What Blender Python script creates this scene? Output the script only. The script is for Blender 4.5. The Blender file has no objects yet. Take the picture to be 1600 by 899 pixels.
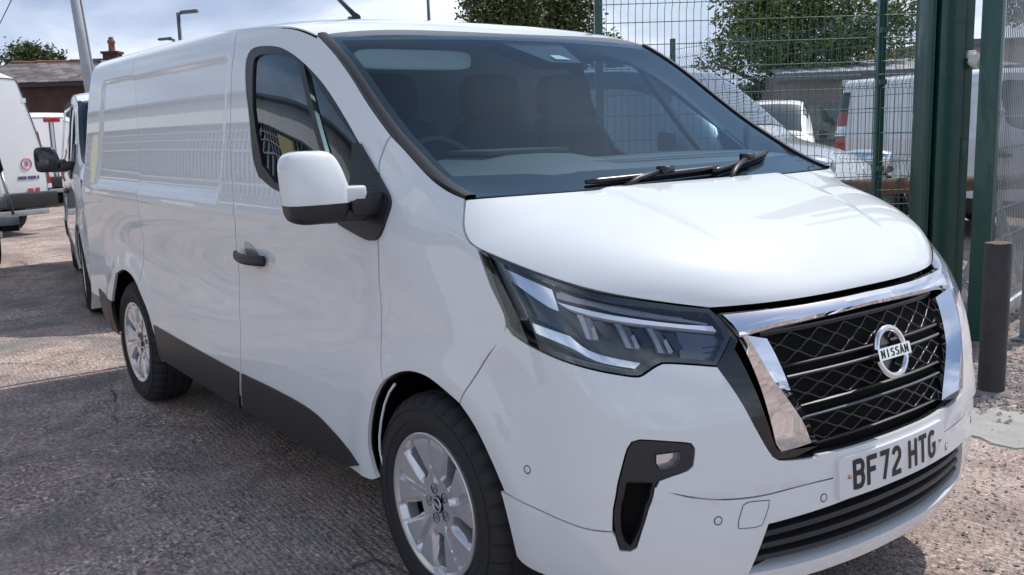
import bpy, bmesh, math, random
import numpy as np
from mathutils import Matrix, Vector
from mathutils.geometry import delaunay_2d_cdt
sc = bpy.context.scene
COL = sc.collection
rnd = random.Random(7)

# ------------------------------------------------------------ camera
cd = bpy.data.cameras.new("camera"); cam = bpy.data.objects.new("camera", cd); COL.objects.link(cam)
cd.sensor_width = 36.0; cd.lens = 1491.24 / 1600 * 36.0; cd.clip_start = 0.05; cd.clip_end = 3000
Rt = Vector((0.60214, 0.79781, -0.03043)); Dn = Vector((0.11507, -0.12444, -0.98553)); Fw = Vector((-0.79006, 0.58992, -0.16674))
cam.matrix_world = Matrix(((Rt.x, -Dn.x, -Fw.x, 2.3615), (Rt.y, -Dn.y, -Fw.y, -2.3724), (Rt.z, -Dn.z, -Fw.z, 1.4758), (0, 0, 0, 1)))
sc.camera = cam
sc.view_settings.view_transform = 'Standard'; sc.view_settings.look = 'None'
sc.view_settings.exposure = EXPO = 0.02
sc.view_settings.gamma = 1.0

# ------------------------------------------------------------ sky and sun
SUN_EL, SUN_AZ = math.radians(53), math.radians(91.5)     # azimuth: angle of the sun's compass direction in the xy plane from +x
w = bpy.data.worlds.new("World"); sc.world = w; w.use_nodes = True
nt = w.node_tree; nt.nodes.clear()
def N(nt, t, **k):
    n = nt.nodes.new(t)
    for a, b in k.items(): setattr(n, a, b)
    return n
out = N(nt, 'ShaderNodeOutputWorld'); bg = N(nt, 'ShaderNodeBackground')
sky = N(nt, 'ShaderNodeTexSky', sky_type='NISHITA', sun_disc=False)
sky.sun_elevation = SUN_EL; sky.sun_rotation = math.pi / 2 - SUN_AZ
sky.air_density = 1.0; sky.dust_density = 1.5; sky.ozone_density = 2.0
tc = N(nt, 'ShaderNodeTexCoord'); sep = N(nt, 'ShaderNodeSeparateXYZ')
nt.links.new(tc.outputs['Generated'], sep.inputs[0])
# project the view direction on a cloud layer
mx = N(nt, 'ShaderNodeMath', operation='MAXIMUM'); nt.links.new(sep.outputs[2], mx.inputs[0]); mx.inputs[1].default_value = 0.0
ad = N(nt, 'ShaderNodeMath', operation='ADD'); nt.links.new(mx.outputs[0], ad.inputs[0]); ad.inputs[1].default_value = 0.30
cmb = N(nt, 'ShaderNodeCombineXYZ')
for i in (0, 1):
    dv = N(nt, 'ShaderNodeMath', operation='DIVIDE'); nt.links.new(sep.outputs[i], dv.inputs[0]); nt.links.new(ad.outputs[0], dv.inputs[1]); nt.links.new(dv.outputs[0], cmb.inputs[i])
def noise(nt, vec, scale, detail=6, rough=.6, dist=0):
    n = N(nt, 'ShaderNodeTexNoise'); n.inputs['Scale'].default_value = scale; n.inputs['Detail'].default_value = detail
    n.inputs['Roughness'].default_value = rough; n.inputs['Distortion'].default_value = dist
    if vec is not None: nt.links.new(vec, n.inputs['Vector'])
    return n
def ramp(nt, fac, stops):
    r = N(nt, 'ShaderNodeValToRGB'); e = r.color_ramp.elements
    while len(e) < len(stops): e.new(.5)
    for k, (p, c) in zip(e, stops): k.position = p; k.color = (c, c, c, 1) if not isinstance(c, tuple) else c + (1,)
    nt.links.new(fac, r.inputs[0]); return r
n1 = noise(nt, cmb.outputs[0], 0.8, 6, .52, .2)
# clouds close up towards the horizon, where the layer is seen edge-on; overhead it is broken and blue
bz_ = N(nt, 'ShaderNodeMath', operation='MULTIPLY_ADD'); nt.links.new(mx.outputs[0], bz_.inputs[0]); bz_.inputs[1].default_value = -.30; bz_.inputs[2].default_value = .16
cv = N(nt, 'ShaderNodeMath', operation='ADD'); nt.links.new(n1.outputs[0], cv.inputs[0]); nt.links.new(bz_.outputs[0], cv.inputs[1])
cover = ramp(nt, cv.outputs[0], [(.43, 0.0), (.60, 1.0)])
n2 = noise(nt, cmb.outputs[0], 1.3, 6, .52, .3); shade = ramp(nt, n2.outputs[0], [(.37, (2.9, 3.6, 5.1)), (.50, (4.5, 5.2, 6.6)), (.62, (7.6, 8.1, 8.9))])
mixc = N(nt, 'ShaderNodeMixRGB'); nt.links.new(cover.outputs[0], mixc.inputs[0]); nt.links.new(sky.outputs[0], mixc.inputs[1]); nt.links.new(shade.outputs[0], mixc.inputs[2])
nt.links.new(mixc.outputs[0], bg.inputs[0]); bg.inputs[1].default_value = 0.142
nt.links.new(bg.outputs[0], out.inputs[0])
sd = bpy.data.lights.new("sun", 'SUN'); sd.energy = 3.4; sd.angle = math.radians(0.53); sd.color = (1, .96, .905)
sun = bpy.data.objects.new("sun", sd); COL.objects.link(sun)
sdir = Vector((math.cos(SUN_EL) * math.cos(SUN_AZ), math.cos(SUN_EL) * math.sin(SUN_AZ), math.sin(SUN_EL)))
sun.rotation_euler = sdir.to_track_quat('Z', 'Y').to_euler(); sun.location = (0, 0, 30)

# ------------------------------------------------------------ materials
def mat(name, base, rough=.5, metal=0, coat=0, spec=.5, bump=None, var=None, coat_rough=.03):
    m = bpy.data.materials.new(name); m.use_nodes = True; nt = m.node_tree; p = nt.nodes['Principled BSDF']
    p.inputs['Base Color'].default_value = (*base, 1); p.inputs['Roughness'].default_value = rough; p.inputs['Metallic'].default_value = metal
    p.inputs['Coat Weight'].default_value = coat; p.inputs['Coat IOR'].default_value = 1.62 if coat >= 1 else 1.5; p.inputs['Coat Roughness'].default_value = coat_rough; p.inputs['Specular IOR Level'].default_value = spec
    tc = N(nt, 'ShaderNodeTexCoord')
    if var:   # colour variation: (scale, amount)
        n = noise(nt, tc.outputs['Object'], var[0], 6, .6)
        r = ramp(nt, n.outputs[0], [(.3, tuple(max(0, b * (1 - var[1])) for b in base)), (.7, tuple(min(1, b * (1 + var[1])) for b in base))])
        nt.links.new(r.outputs[0], p.inputs['Base Color'])
    if bump:  # (scale, strength)
        n = noise(nt, tc.outputs['Object'], bump[0], 4, .6); b = N(nt, 'ShaderNodeBump'); b.inputs['Strength'].default_value = bump[1]; b.inputs['Distance'].default_value = .01
        nt.links.new(n.outputs[0], b.inputs['Height']); nt.links.new(b.outputs[0], p.inputs['Normal'])
    return m
def glassmat(name, tint, refl=1.0, rough=0.0, rc=(.9, .95, 1)):
    m = bpy.data.materials.new(name); m.use_nodes = True; nt = m.node_tree; nt.nodes.clear()
    o = N(nt, 'ShaderNodeOutputMaterial'); mi = N(nt, 'ShaderNodeMixShader'); t = N(nt, 'ShaderNodeBsdfTransparent'); g = N(nt, 'ShaderNodeBsdfGlossy')
    t.inputs[0].default_value = (*tint, 1); g.inputs['Roughness'].default_value = rough; g.inputs[0].default_value = (*rc, 1)
    lw = N(nt, 'ShaderNodeLayerWeight'); lw.inputs[0].default_value = .5
    pw = N(nt, 'ShaderNodeMath', operation='POWER'); nt.links.new(lw.outputs['Facing'], pw.inputs[0]); pw.inputs[1].default_value = 4.0
    mu = N(nt, 'ShaderNodeMath', operation='MULTIPLY_ADD'); nt.links.new(pw.outputs[0], mu.inputs[0]); mu.inputs[1].default_value = .9 * refl; mu.inputs[2].default_value = .075 * refl
    nt.links.new(mu.outputs[0], mi.inputs[0]); nt.links.new(t.outputs[0], mi.inputs[1]); nt.links.new(g.outputs[0], mi.inputs[2]); nt.links.new(mi.outputs[0], o.inputs[0])
    return m
M = dict(
 paint=mat('white_paint', (.745, .775, .785), .5, 0, 1.0, .0, coat_rough=.008),
 dpaint=mat('dull_white_paint', (.82, .84, .84), .45, 0, .35, .5, var=(1.5, .04), coat_rough=.15),
 silver=mat('silver_paint', (.40, .42, .44), .3, .45, .8),
 black=mat('black_plastic', (.018, .018, .020), .42, 0, 0, .5, bump=(350, .08)),
 satin=mat('satin_black', (.012, .012, .014), .28, 0, 0, .5),
 gloss=mat('piano_black', (.008, .008, .009), .06, 0, 0.6),
 rubber=mat('tyre_rubber', (.032, .032, .034), .75, 0, 0, .3, bump=(120, .15)),
 dark=mat('dark_recess', (.006, .006, .006), .8, 0, 0, .2),
 chrome=mat('chrome', (.80, .80, .82), .035, 1),
 darkchrome=mat('dark_chrome', (.17, .17, .18), .25, 1),
 alloy=mat('alloy_silver', (.68, .68, .70), .24, .60, .5),
 bronze=mat('bronze_trim', (.40, .30, .24), .18, .8),
 steel=mat('brushed_steel', (.35, .35, .36), .4, 1, var=(20, .2)),
 glass=glassmat('tinted_glass', (.58, .71, .77), .46, rc=(.58, .80, 1.0)),
 sideglass=glassmat('side_glass', (.30, .40, .44), 1.1),
 clear=glassmat('clear_cover', (.93, .94, .96), .9),
 bglass=mat('far_window_glass', (.02, .045, .05), .06, 0, 1.0),
 dash=mat('dashboard_grey', (.055, .06, .062), .6, bump=(200, .1)),
 dashtop=mat('dashboard_top', (.12, .13, .13), .5, bump=(200, .1)),
 seat=mat('seat_fabric', (.018, .026, .042), .9, bump=(90, .2)),
 lining=mat('headlining', (.42, .44, .42), .9),
 bulk=mat('bulkhead_grey', (.26, .31, .36), .55),
 visor=mat('visor_vinyl', (.72, .76, .70), .6),
 reflector=mat('lamp_reflector', (.86, .87, .88), .12, .9),
 whitelens=mat('white_light_guide', (.80, .86, .95), .15, 0, 1),
 red=mat('red_lens', (.33, .012, .018), .12, 0, .8),
 amber=mat('amber_lens', (.6, .2, .02), .15, 0, .8),
 plate=mat('plate_white', (.74, .75, .75), .35, 0, .3),
 yplate=mat('plate_yellow', (.75, .5, .03), .4),
 ink=mat('plate_ink', (.015, .015, .016), .45),
 screw=mat('brass_screw', (.55, .30, .18), .35, .8),
 green=mat('green_powder_coat', (.010, .062, .050), .38, 0, .25, .5, var=(4, .15)),
 greenwire=mat('green_fence_wire', (.040, .105, .088), .45),
 galv=mat('galvanised_steel', (.34, .36, .37), .45, .6, var=(6, .25)),
 postpaint=mat('grey_bollard_paint', (.036, .033, .034), .55, 0, 0, .4, bump=(30, .25), var=(9, .35)),
 rust=mat('rusty_steel', (.15, .095, .062), .8, .1, var=(7, .5), bump=(40, .4)),
 concrete=mat('pale_concrete', (.36, .35, .33), .85, bump=(60, .4), var=(5, .18)),
 polemat=mat('grey_pole', (.33, .35, .37), .6, var=(3, .1)),
 lampgrey=mat('lamp_grey', (.10, .115, .14), .5),
 stone=mat('loose_stone', (.30, .27, .255), .9, var=(45, .45)),
 brick=mat('brick_wall', (.075, .040, .036), .9, var=(2.0, .3)),
 clay=mat('clay_ridge', (.26, .11, .08), .85, var=(6, .3)),
 sheet=mat('grey_roof_sheet', (.30, .31, .33), .6, var=(1.2, .15)),
 tan=mat('tan_cladding', (.45, .34, .24), .7, var=(1, .1)),
 wallgrey=mat('blockwork', (.21, .19, .185), .9, var=(1.5, .25), bump=(20, .4)),
 offwhite=mat('offwhite_panel', (.66, .68, .66), .6, var=(.8, .06)),
 meshpale=mat('pale_mesh_wire', (.36, .36, .35), .5),
 ysign=mat('yellow_notice', (.50, .44, .15), .5),
 rsign=mat('red_notice', (.55, .08, .06), .5),
 trunk=mat('bark', (.09, .07, .05), .9, var=(6, .3), bump=(20, .5)),
 pinkink=mat('pink_sticker_ink', (.62, .12, .2), .5), redink=mat('red_sticker_ink', (.55, .08, .1), .5), inkgrey=mat('grey_sticker_ink', (.10, .10, .14), .5),
)
def leafmat(name, a, b):
    m = bpy.data.materials.new(name); m.use_nodes = True; nt = m.node_tree; p = nt.nodes['Principled BSDF']
    g = N(nt, 'ShaderNodeNewGeometry'); r = ramp(nt, g.outputs['Random Per Island'], [(0, a), (1, b)])
    nt.links.new(r.outputs[0], p.inputs['Base Color']); p.inputs['Roughness'].default_value = .6
    return m
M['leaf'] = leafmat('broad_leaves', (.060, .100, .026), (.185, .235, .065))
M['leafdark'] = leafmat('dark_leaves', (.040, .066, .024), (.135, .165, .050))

# ------------------------------------------------------------ mesh helpers
def mk(name, verts, faces, mats, parent=None, smooth=False, mi=None, normals=None):
    me = bpy.data.meshes.new(name); me.from_pydata([tuple(map(float, v)) for v in verts], [], [tuple(map(int, f)) for f in faces])
    for m in (mats if isinstance(mats, (list, tuple)) else [mats]): me.materials.append(M[m] if isinstance(m, str) else m)
    if mi is not None: me.polygons.foreach_set('material_index', np.array(mi, dtype=np.int32))
    me.polygons.foreach_set('use_smooth', np.full(len(me.polygons), bool(smooth)))
    me.update()
    if normals is not None: me.normals_split_custom_set([tuple(n) for n in normals])
    o = bpy.data.objects.new(name, me); COL.objects.link(o)
    if parent is not None: o.parent = parent
    return o
def tag(o, label=None, cat=None, group=None, kind=None):
    if label: o['label'] = label
    if cat: o['category'] = cat
    if group: o['group'] = group
    if kind: o['kind'] = kind
    return o
def empty(name, label, cat, loc=(0, 0, 0), rz=0, group=None):
    o = bpy.data.objects.new(name, None); COL.objects.link(o); o.location = loc; o.rotation_euler = (0, 0, rz); o.empty_display_size = .3
    return tag(o, label, cat, group)
class MB:
    """collects simple shapes into one mesh"""
    def __init__(s): s.v = []; s.f = []; s.m = []
    def add(s, v, f, m=0):
        b = len(s.v); s.v += [tuple(x) for x in v]; s.f += [tuple(i + b for i in q) for q in f]; s.m += [m] * len(f); return s
    def box(s, c, d, m=0, rz=0, mtx=None):
        x, y, z = d[0] / 2, d[1] / 2, d[2] / 2
        V = [Vector(p) for p in ((-x, -y, -z), (x, -y, -z), (x, y, -z), (-x, y, -z), (-x, -y, z), (x, -y, z), (x, y, z), (-x, y, z))]
        R = mtx if mtx is not None else Matrix.Rotation(rz, 3, 'Z')
        return s.add([R @ p + Vector(c) for p in V], [(0, 3, 2, 1), (4, 5, 6, 7), (0, 1, 5, 4), (1, 2, 6, 5), (2, 3, 7, 6), (3, 0, 4, 7)], m)
    def tube(s, pts, r, n=6, m=0, caps=True):
        P = [Vector(p) for p in pts]; k = len(P); rr = r if isinstance(r, (list, tuple)) else [r] * k
        up = None; rings = []
        for i, p in enumerate(P):
            d = (P[min(i + 1, k - 1)] - P[max(i - 1, 0)]).normalized()
            if up is None: up = Vector((0, 0, 1)) if abs(d.z) < .9 else Vector((1, 0, 0))
            a = d.cross(up).normalized(); b = a.cross(d).normalized(); up = b
            rings.append([p + (a * math.cos(t) + b * math.sin(t)) * rr[i] for t in [2 * math.pi * j / n for j in range(n)]])
        v = [q for g in rings for q in g]; f = []
        for i in range(k - 1):
            for j in range(n): f.append((i * n + j, i * n + (j + 1) % n, (i + 1) * n + (j + 1) % n, (i + 1) * n + j))
        if caps: f.append(tuple(range(n))[::-1]); f.append(tuple((k - 1) * n + j for j in range(n)))
        return s.add(v, f, m)
    def lathe(s, prof, n=48, m=0, axis='y', c=(0, 0, 0), rfun=None):
        v = []; f = []; k = len(prof)
        for j in range(n):
            t = 2 * math.pi * j / n; ct, st = math.cos(t), math.sin(t)
            for i, (r, h) in enumerate(prof):
                if rfun: r = rfun(i, j, r)
                v.append((c[0] + r * ct, c[1] + h, c[2] + r * st) if axis == 'y' else (c[0] + r * ct, c[1] + r * st, c[2] + h))
        for j in range(n):
            for i in range(k - 1):
                a = j * k + i; b = ((j + 1) % n) * k + i
                f.append((a, a + 1, b + 1, b) if axis == 'y' else (a, b, b + 1, a + 1))
        return s.add(v, f, m)
    def build(s, name, mats, parent=None, smooth=False): return mk(name, s.v, s.f, mats, parent, smooth, s.m)
def autosmooth(o, ang=35):
    me = o.data
    bm = bmesh.new(); bm.from_mesh(me)
    for e in bm.edges: e.smooth = len(e.link_faces) == 2 and e.calc_face_angle(3) < math.radians(ang)
    for f in bm.faces: f.smooth = True
    bm.to_mesh(me); bm.free(); return o
def bevel(o, w=.01, seg=2):
    bm = bmesh.new(); bm.from_mesh(o.data)
    bmesh.ops.bevel(bm, geom=[e for e in bm.edges if len(e.link_faces) == 2 and e.calc_face_angle(0) > .5], offset=w, segments=seg, affect='EDGES', profile=.5)
    bm.to_mesh(o.data); bm.free(); return autosmooth(o, 40)
def bspl(pts,n=400,closed=False):
    """clamped uniform cubic B-spline sampled n times"""
    P=np.array(pts,float); k=3; m=len(P)
    kn=np.concatenate([[0]*k,np.linspace(0,1,m-k+1),[1]*k])
    t=np.linspace(0,1,n); t[-1]=1-1e-12
    N=np.array([[1.0 if kn[i]<=x<kn[i+1] else 0.0 for i in range(len(kn)-1)] for x in t])
    for d in range(1,k+1):
        M=np.zeros((n,len(kn)-1-d))
        for i in range(len(kn)-1-d):
            a=kn[i+d]-kn[i]; b=kn[i+d+1]-kn[i+1]
            if a>0: M[:,i]+=(t-kn[i])/a*N[:,i]
            if b>0: M[:,i]+=(kn[i+d+1]-t)/b*N[:,i+1]
        N=M
    return N@P
def fn(pts,n=300):
    q=bspl(pts,n); return lambda z: np.interp(z,q[:,0],q[:,1])
W_=fn([(.15,.89),(.22,.925),(.30,.95),(.40,.966),(.52,.972),(.64,.966),(.76,.960),(.90,.957),(1.02,.960),(1.12,.966),(1.19,.964),(1.26,.945),(1.36,.925),(1.5,.905),(1.62,.888),(1.74,.869),(1.82,.852),(1.885,.836),(1.925,.80),(1.95,.745),(1.965,.65)])
X0_=fn([(.15,.86),(.20,.90),(.26,.935),(.34,.955),(.45,.962),(.55,.955),(.65,.945),(.75,.935),(.85,.912),(.93,.875),(1.0,.825),(1.06,.76),(1.12,.69),(1.2,.57),(1.27,.45),(1.4,.25),(1.6,-.02),(1.8,-.27),(1.98,-.51)])
pc=bspl([(0,0),(.10,0),(.22,.010),(.33,.026),(.44,.050),(.56,.086),(.69,.130),(.79,.180),(.87,.245),(.915,.325),(.945,.43),(.955,.55),(.975,.69),(.988,.85),(.996,1.03),(1,1.2),(1,1.3)],600)
pu=np.concatenate([[0],np.cumsum(np.hypot(np.diff(pc[:,0]*.96),np.diff(pc[:,1])))]); pu/=pu[-1]
XR=-4.0
def S(u,z):
    u=np.asarray(u,float); z=np.asarray(z,float)
    x0=X0_(z); uf=np.clip(u,0,1)
    Y=np.interp(uf,pu,pc[:,0]); D=np.interp(uf,pu,pc[:,1])
    x=x0-D
    xr=XR+.10-.03*np.clip(z-1.2,0,1)*-1
    s=np.clip(u-1,0,1); x=np.where(u>1,(x0-1.3)*(1-s)+xr*s,x)
    Y=np.where(u>1,1-.012*s**2,Y)
    a=np.clip(u-2,0,1)
    # rear corner: quarter ellipse then flat
    ca=np.clip(a/.35,0,1)*np.pi/2
    yrear=np.where(a<.35,(1-.012)-.10*(1-np.cos(ca)),(.888)*(1-(a-.35)/.65))
    xrear=np.where(a<.35,xr-.10*np.sin(ca),xr-.10)
    x=np.where(u>2,xrear,x); Y=np.where(u>2,yrear,Y)
    w=W_(z)
    x=x+.009*np.clip((z-.525-.03*np.clip(u,0,.5))/.02,0,1)*np.clip((.86-z)/.25,0,1)*np.clip((.62-u)/.25,0,1)*np.clip((u-.165)/.06,0,1)
    # flares around the wheel arches
    b=0
    for cx in (0.03,-3.098):
        r=np.hypot(x-cx,z-.36); b=b+.010*np.exp(-((r-.42)/.06)**2)*(z>.0)
    # scooped door / cargo flank
    sc=np.exp(-((z-.86-.10*np.clip((x+1.6)/1.2,0,1.2))/.16)**2)*np.clip((-.05-x)/.5,0,1)*np.clip((x+3.5)/.6,0,1)
    b=b-.014*sc
    sm=lambda t: np.clip(t,0,1)**2*(3-2*np.clip(t,0,1))
    b=b-.011*sm((x+3.60)/.05)*sm((-1.565-x)/.04)*sm((z-1.205)/.045)*sm((1.805-z)/.03)
    b=b+.006*np.exp(-((z-1.175)/.022)**2)*sm((x+3.9)/.3)*sm((-.25-x)/.5)
    return np.stack([x,-(w+b)*Y,z],-1)
def nrm(u,z,e=1e-3):
    du=S(np.asarray(u)+e,z)-S(np.asarray(u)-e,z); dz=S(u,np.asarray(z)+e)-S(u,np.asarray(z)-e)
    n=np.cross(dz,du); n/=np.linalg.norm(n,axis=-1,keepdims=True)+1e-12
    return n
TR={'trim':[(0.4954,1.277),(0.5167,1.2968),(0.533,1.3279),(0.5435,1.3751),(0.5514,1.4178),(0.5619,1.4562),(0.5715,1.5598),(0.5747,1.6488),(0.5856,1.7311),(0.5996,1.7818),(0.6113,1.8126)],'doorfront':[(0.5619,1.4562),(0.5802,1.4407),(0.614,1.4035),(0.639,1.374),(0.6563,1.3428),(0.7244,1.2297),(0.7988,1.12),(0.8487,1.0435),(0.8761,0.9927),(0.9131,0.8673),(0.9271,0.766),(0.9188,0.7024)],'archfd':[(0.919,0.7003),(0.9395,0.6663),(0.9588,0.6177),(0.9756,0.5542),(0.986,0.5005),(0.9906,0.4568),(0.988,0.4153),(0.983,0.3754),(0.9759,0.3522)],'archfw':[(0.9188,0.7024),(0.8853,0.7343),(0.8497,0.7564),(0.8189,0.7642),(0.7859,0.7597),(0.7519,0.7386),(0.7161,0.712)],'archfb':[(0.7161,0.712),(0.6871,0.6613),(0.6605,0.5916),(0.6417,0.5004),(0.6297,0.4084),(0.6193,0.3164),(0.6064,0.3032)],'bseam':[(0.7161,0.712),(0.6984,0.7561),(0.6472,0.8568),(0.582,0.955)],'hlside':[(0.5814,0.9567),(0.5673,1.0557),(0.5401,1.1495)],'hlbot':[(0.5814,0.9567),(0.5765,0.9366),(0.5523,0.9167),(0.506,0.8908),(0.4643,0.8744),(0.4348,0.8645),(0.4076,0.8574),(0.3965,0.8663),(0.382,0.8799),(0.3727,0.8855),(0.3394,0.8782),(0.2999,0.8656)],'hlright':[(0.2999,0.8656),(0.2642,0.9309),(0.2745,1.0006)],'hltop':[(0.5401,1.1495),(0.498,1.1182),(0.4571,1.086),(0.4115,1.0541),(0.3611,1.0321),(0.3148,1.0142),(0.2745,1.0006)],'hood':[(0.4951,1.2753),(0.5276,1.22),(0.5412,1.1919),(0.5479,1.1644),(0.5401,1.1495)],'bfront':[(0.2745,1.0006),(0.185,0.9961),(0.0647,0.9954),(0.004,0.9984)],'grl':[(0.2999,0.8656),(0.2774,0.78),(0.2576,0.6952),(0.2386,0.6281),(0.2303,0.6167),(0.2003,0.6072),(0.1641,0.6002),(0.1617,0.6061),(0.1058,0.6024),(0.0376,0.6029),(0.0,0.6027)],'lowg':[(0.246,0.4496),(0.1327,0.461),(0.0338,0.4784),(0.0,0.4825)],'lowg2':[(0.246,0.4496),(0.2736,0.3137)],'pod':[(0.4188,0.7056),(0.4289,0.7003),(0.4347,0.6845),(0.4431,0.6368),(0.4504,0.5884),(0.4548,0.5295),(0.4564,0.5045),(0.4541,0.4587),(0.4497,0.422),(0.4368,0.4215),(0.4293,0.4305),(0.4237,0.4648),(0.4119,0.5305),(0.405,0.5887),(0.3987,0.604),(0.3822,0.6139),(0.3609,0.6245),(0.3541,0.6342),(0.3502,0.6754),(0.3539,0.688),(0.3665,0.6935)],'slot':[(0.4391,0.599),(0.4068,0.5984),(0.4233,0.4824),(0.4365,0.4346),(0.4435,0.4471),(0.4473,0.4849),(0.444,0.5567)],'fog':[(0.3996,0.6673),(0.3683,0.671),(0.3706,0.6476),(0.3772,0.6369),(0.3958,0.6299),(0.4003,0.6477)],'seam1':[(0.6312,0.501),(0.6153,0.4985),(0.5458,0.4804),(0.4945,0.4688),(0.4579,0.4708)],'seam2':[(0.4052,0.5807),(0.3629,0.5583),(0.3209,0.5383),(0.2812,0.5294),(0.2453,0.5282),(0.1947,0.5331),(0.1328,0.5324)],'tow':[(0.2831,0.5116),(0.2744,0.5173),(0.2437,0.5125),(0.2461,0.4912),(0.2554,0.4512),(0.2661,0.4479),(0.2907,0.4528),(0.2905,0.4716)],'sensors':[(0.585,0.5862),(0.3198,0.4826),(0.1548,0.4864)],'doorrear':[(0.9246,1.8808),(0.9665,1.8133),(1.0264,1.7104),(1.1147,1.5037),(1.1687,1.349),(1.2052,1.1986),(1.2752,0.987),(1.3011,0.7971),(1.2987,0.6671),(1.3061,0.4962),(1.3242,0.3153)],'cseam':[(1.699,1.951),(1.5631,1.7889),(1.6044,1.5257),(1.6265,1.2017),(1.6468,1.1026),(1.6887,0.8606),(1.6715,0.6997)],'archr':[(1.8484,0.3543),(1.863,0.4046),(1.8642,0.527),(1.8433,0.639),(1.8249,0.718),(1.7817,0.755),(1.741,0.7415),(1.7065,0.6949),(1.6623,0.5873),(1.6409,0.4629),(1.6313,0.3578)],'rclad':[(1.934,0.5721),(1.8624,0.5429),(1.8496,0.3497),(1.9255,0.4386)],'sillc':[(1.6378,0.5218),(1.4758,0.5071),(1.3061,0.4962),(1.1887,0.4978),(1.1107,0.4842),(1.0639,0.4408),(1.039,0.4074),(1.0148,0.3746)],'ditch':[(0.6113,1.8126),(0.6368,1.8368),(0.6692,1.8606),(0.7192,1.874),(0.7717,1.8813),(0.83,1.8869),(0.9207,1.8888)],'ditch2':[(1.2005,1.916),(1.6225,1.9436),(2.0,1.9423)],'win':[(0.9401,1.7476),(1.022,1.5552),(1.0795,1.3792),(1.0861,1.3145),(1.0492,1.2696)],'wintop':[(0.9325,1.763),(0.892,1.8006),(0.8465,1.8119),(0.7639,1.7958),(0.7223,1.7603),(0.6884,1.6994),(0.6671,1.6237),(0.6593,1.5139),(0.6605,1.4299),(0.6607,1.3426)],'glass':[(1.0422,1.297),(1.0583,1.3583),(1.0198,1.5093),(0.903,1.7477),(0.8765,1.7734),(0.8204,1.7785),(0.7293,1.7449),(0.7143,1.7202),(0.6996,1.7068),(0.6732,1.4866),(0.6664,1.4486),(0.7487,1.3124)],'bar':[(0.7143,1.7202),(0.8572,1.4031),(0.8375,1.4032),(0.7,1.7059)],'sail':[(0.674,1.4342),(0.6556,1.4339),(0.658,1.3398),(0.663,1.2754),(0.6774,1.2475),(0.7018,1.2192),(0.7548,1.1647),(0.7904,1.1408),(0.8143,1.1414),(0.8743,1.1771),(0.7588,1.3022)],'handle':[(1.2611,1.0111),(1.1808,0.9769),(1.197,1.0476)],'chtop':[(0.2683,0.9846),(0.1378,0.9838),(0.0,0.9931)],'chbot':[(0.2549,0.9261),(0.2002,0.9387),(0.0603,0.9489)],'legout':[(0.2556,0.9232),(0.2656,0.902),(0.2316,0.6506),(0.2253,0.6357)],'legrid':[(0.2512,0.9254),(0.2338,0.8253),(0.1935,0.7012),(0.1836,0.6479)],'legin':[(0.2114,0.9177),(0.1961,0.7807),(0.185,0.7134),(0.1658,0.7072),(0.1554,0.626)],'bars':[(0.1978,0.9257),(0.1799,0.8506),(0.1761,0.8191),(0.1593,0.7419),(0.1578,0.708),(0.147,0.6349),(0.04,0.8504)],'lip':[(0.1684,0.2609),(0.0688,0.2655),(0.0,0.2622)],'shoulder':[(1.8243,1.162),(1.6311,1.1664),(1.3633,1.1847),(1.1341,1.1902)],'shoulder2':[(1.4076,0.8009),(1.2782,0.7455),(1.086,0.737),(0.9611,0.965)],'recess':[(1.8507,1.8209),(1.0492,1.7938),(1.0552,1.7432),(1.2237,1.2573),(1.8246,1.1972)],'hlwhite':[(0.5254,1.1079),(0.467,1.0708),(0.4797,1.0125),(0.5439,1.0702)],'winbot':[(1.0492,1.2696),(0.953,1.2463),(0.8326,1.2169),(0.7556,1.2272),(0.6889,1.2868)],'drl':[(0.4722,1.0344),(0.4055,1.0042),(0.325,0.9742),(0.2815,0.9627),(0.2792,0.9487),(0.3399,0.9698),(0.4093,0.9928),(0.4622,1.0196)],'drl2':[(0.4622,1.0592),(0.3964,1.029),(0.284,0.9722),(0.2855,0.9679),(0.4005,1.0184),(0.4683,1.0442)],'refl':[(0.526,1.1078),(0.4665,1.0679),(0.4801,1.0139),(0.4939,1.0213),(0.5341,1.0792)],'hlchrome':[(0.5499,0.9807),(0.4806,0.9516),(0.47,0.9303),(0.4534,0.9136),(0.3994,0.8899),(0.4088,0.8771),(0.4567,0.8954),(0.4873,0.9237),(0.5453,0.954)],'cell1':[(0.4556,1.0096),(0.4372,1.0026),(0.4421,0.9437),(0.4606,0.949)],'cell2':[(0.4118,0.99),(0.3922,0.9812),(0.3916,0.9221),(0.4112,0.9296)],'cell3':[(0.3727,0.9763),(0.354,0.9666),(0.349,0.9062),(0.3715,0.9139)],'smoke':[(0.3316,0.9619),(0.279,0.9426),(0.2719,0.9231),(0.2979,0.8821),(0.3414,0.8914)],'cavity':[(0.4838,1.0209),(0.38,0.98),(0.2755,0.945),(0.2758,0.9192),(0.3002,0.8795),(0.3753,0.8949),(0.4007,0.8915),(0.4665,0.9306),(0.4723,0.9599)],'sideblk':[(0.5392,1.1387),(0.521,1.1344),(0.5397,1.0555),(0.5468,0.9828),(0.5776,0.9638),(0.5675,1.0433)]}
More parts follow.
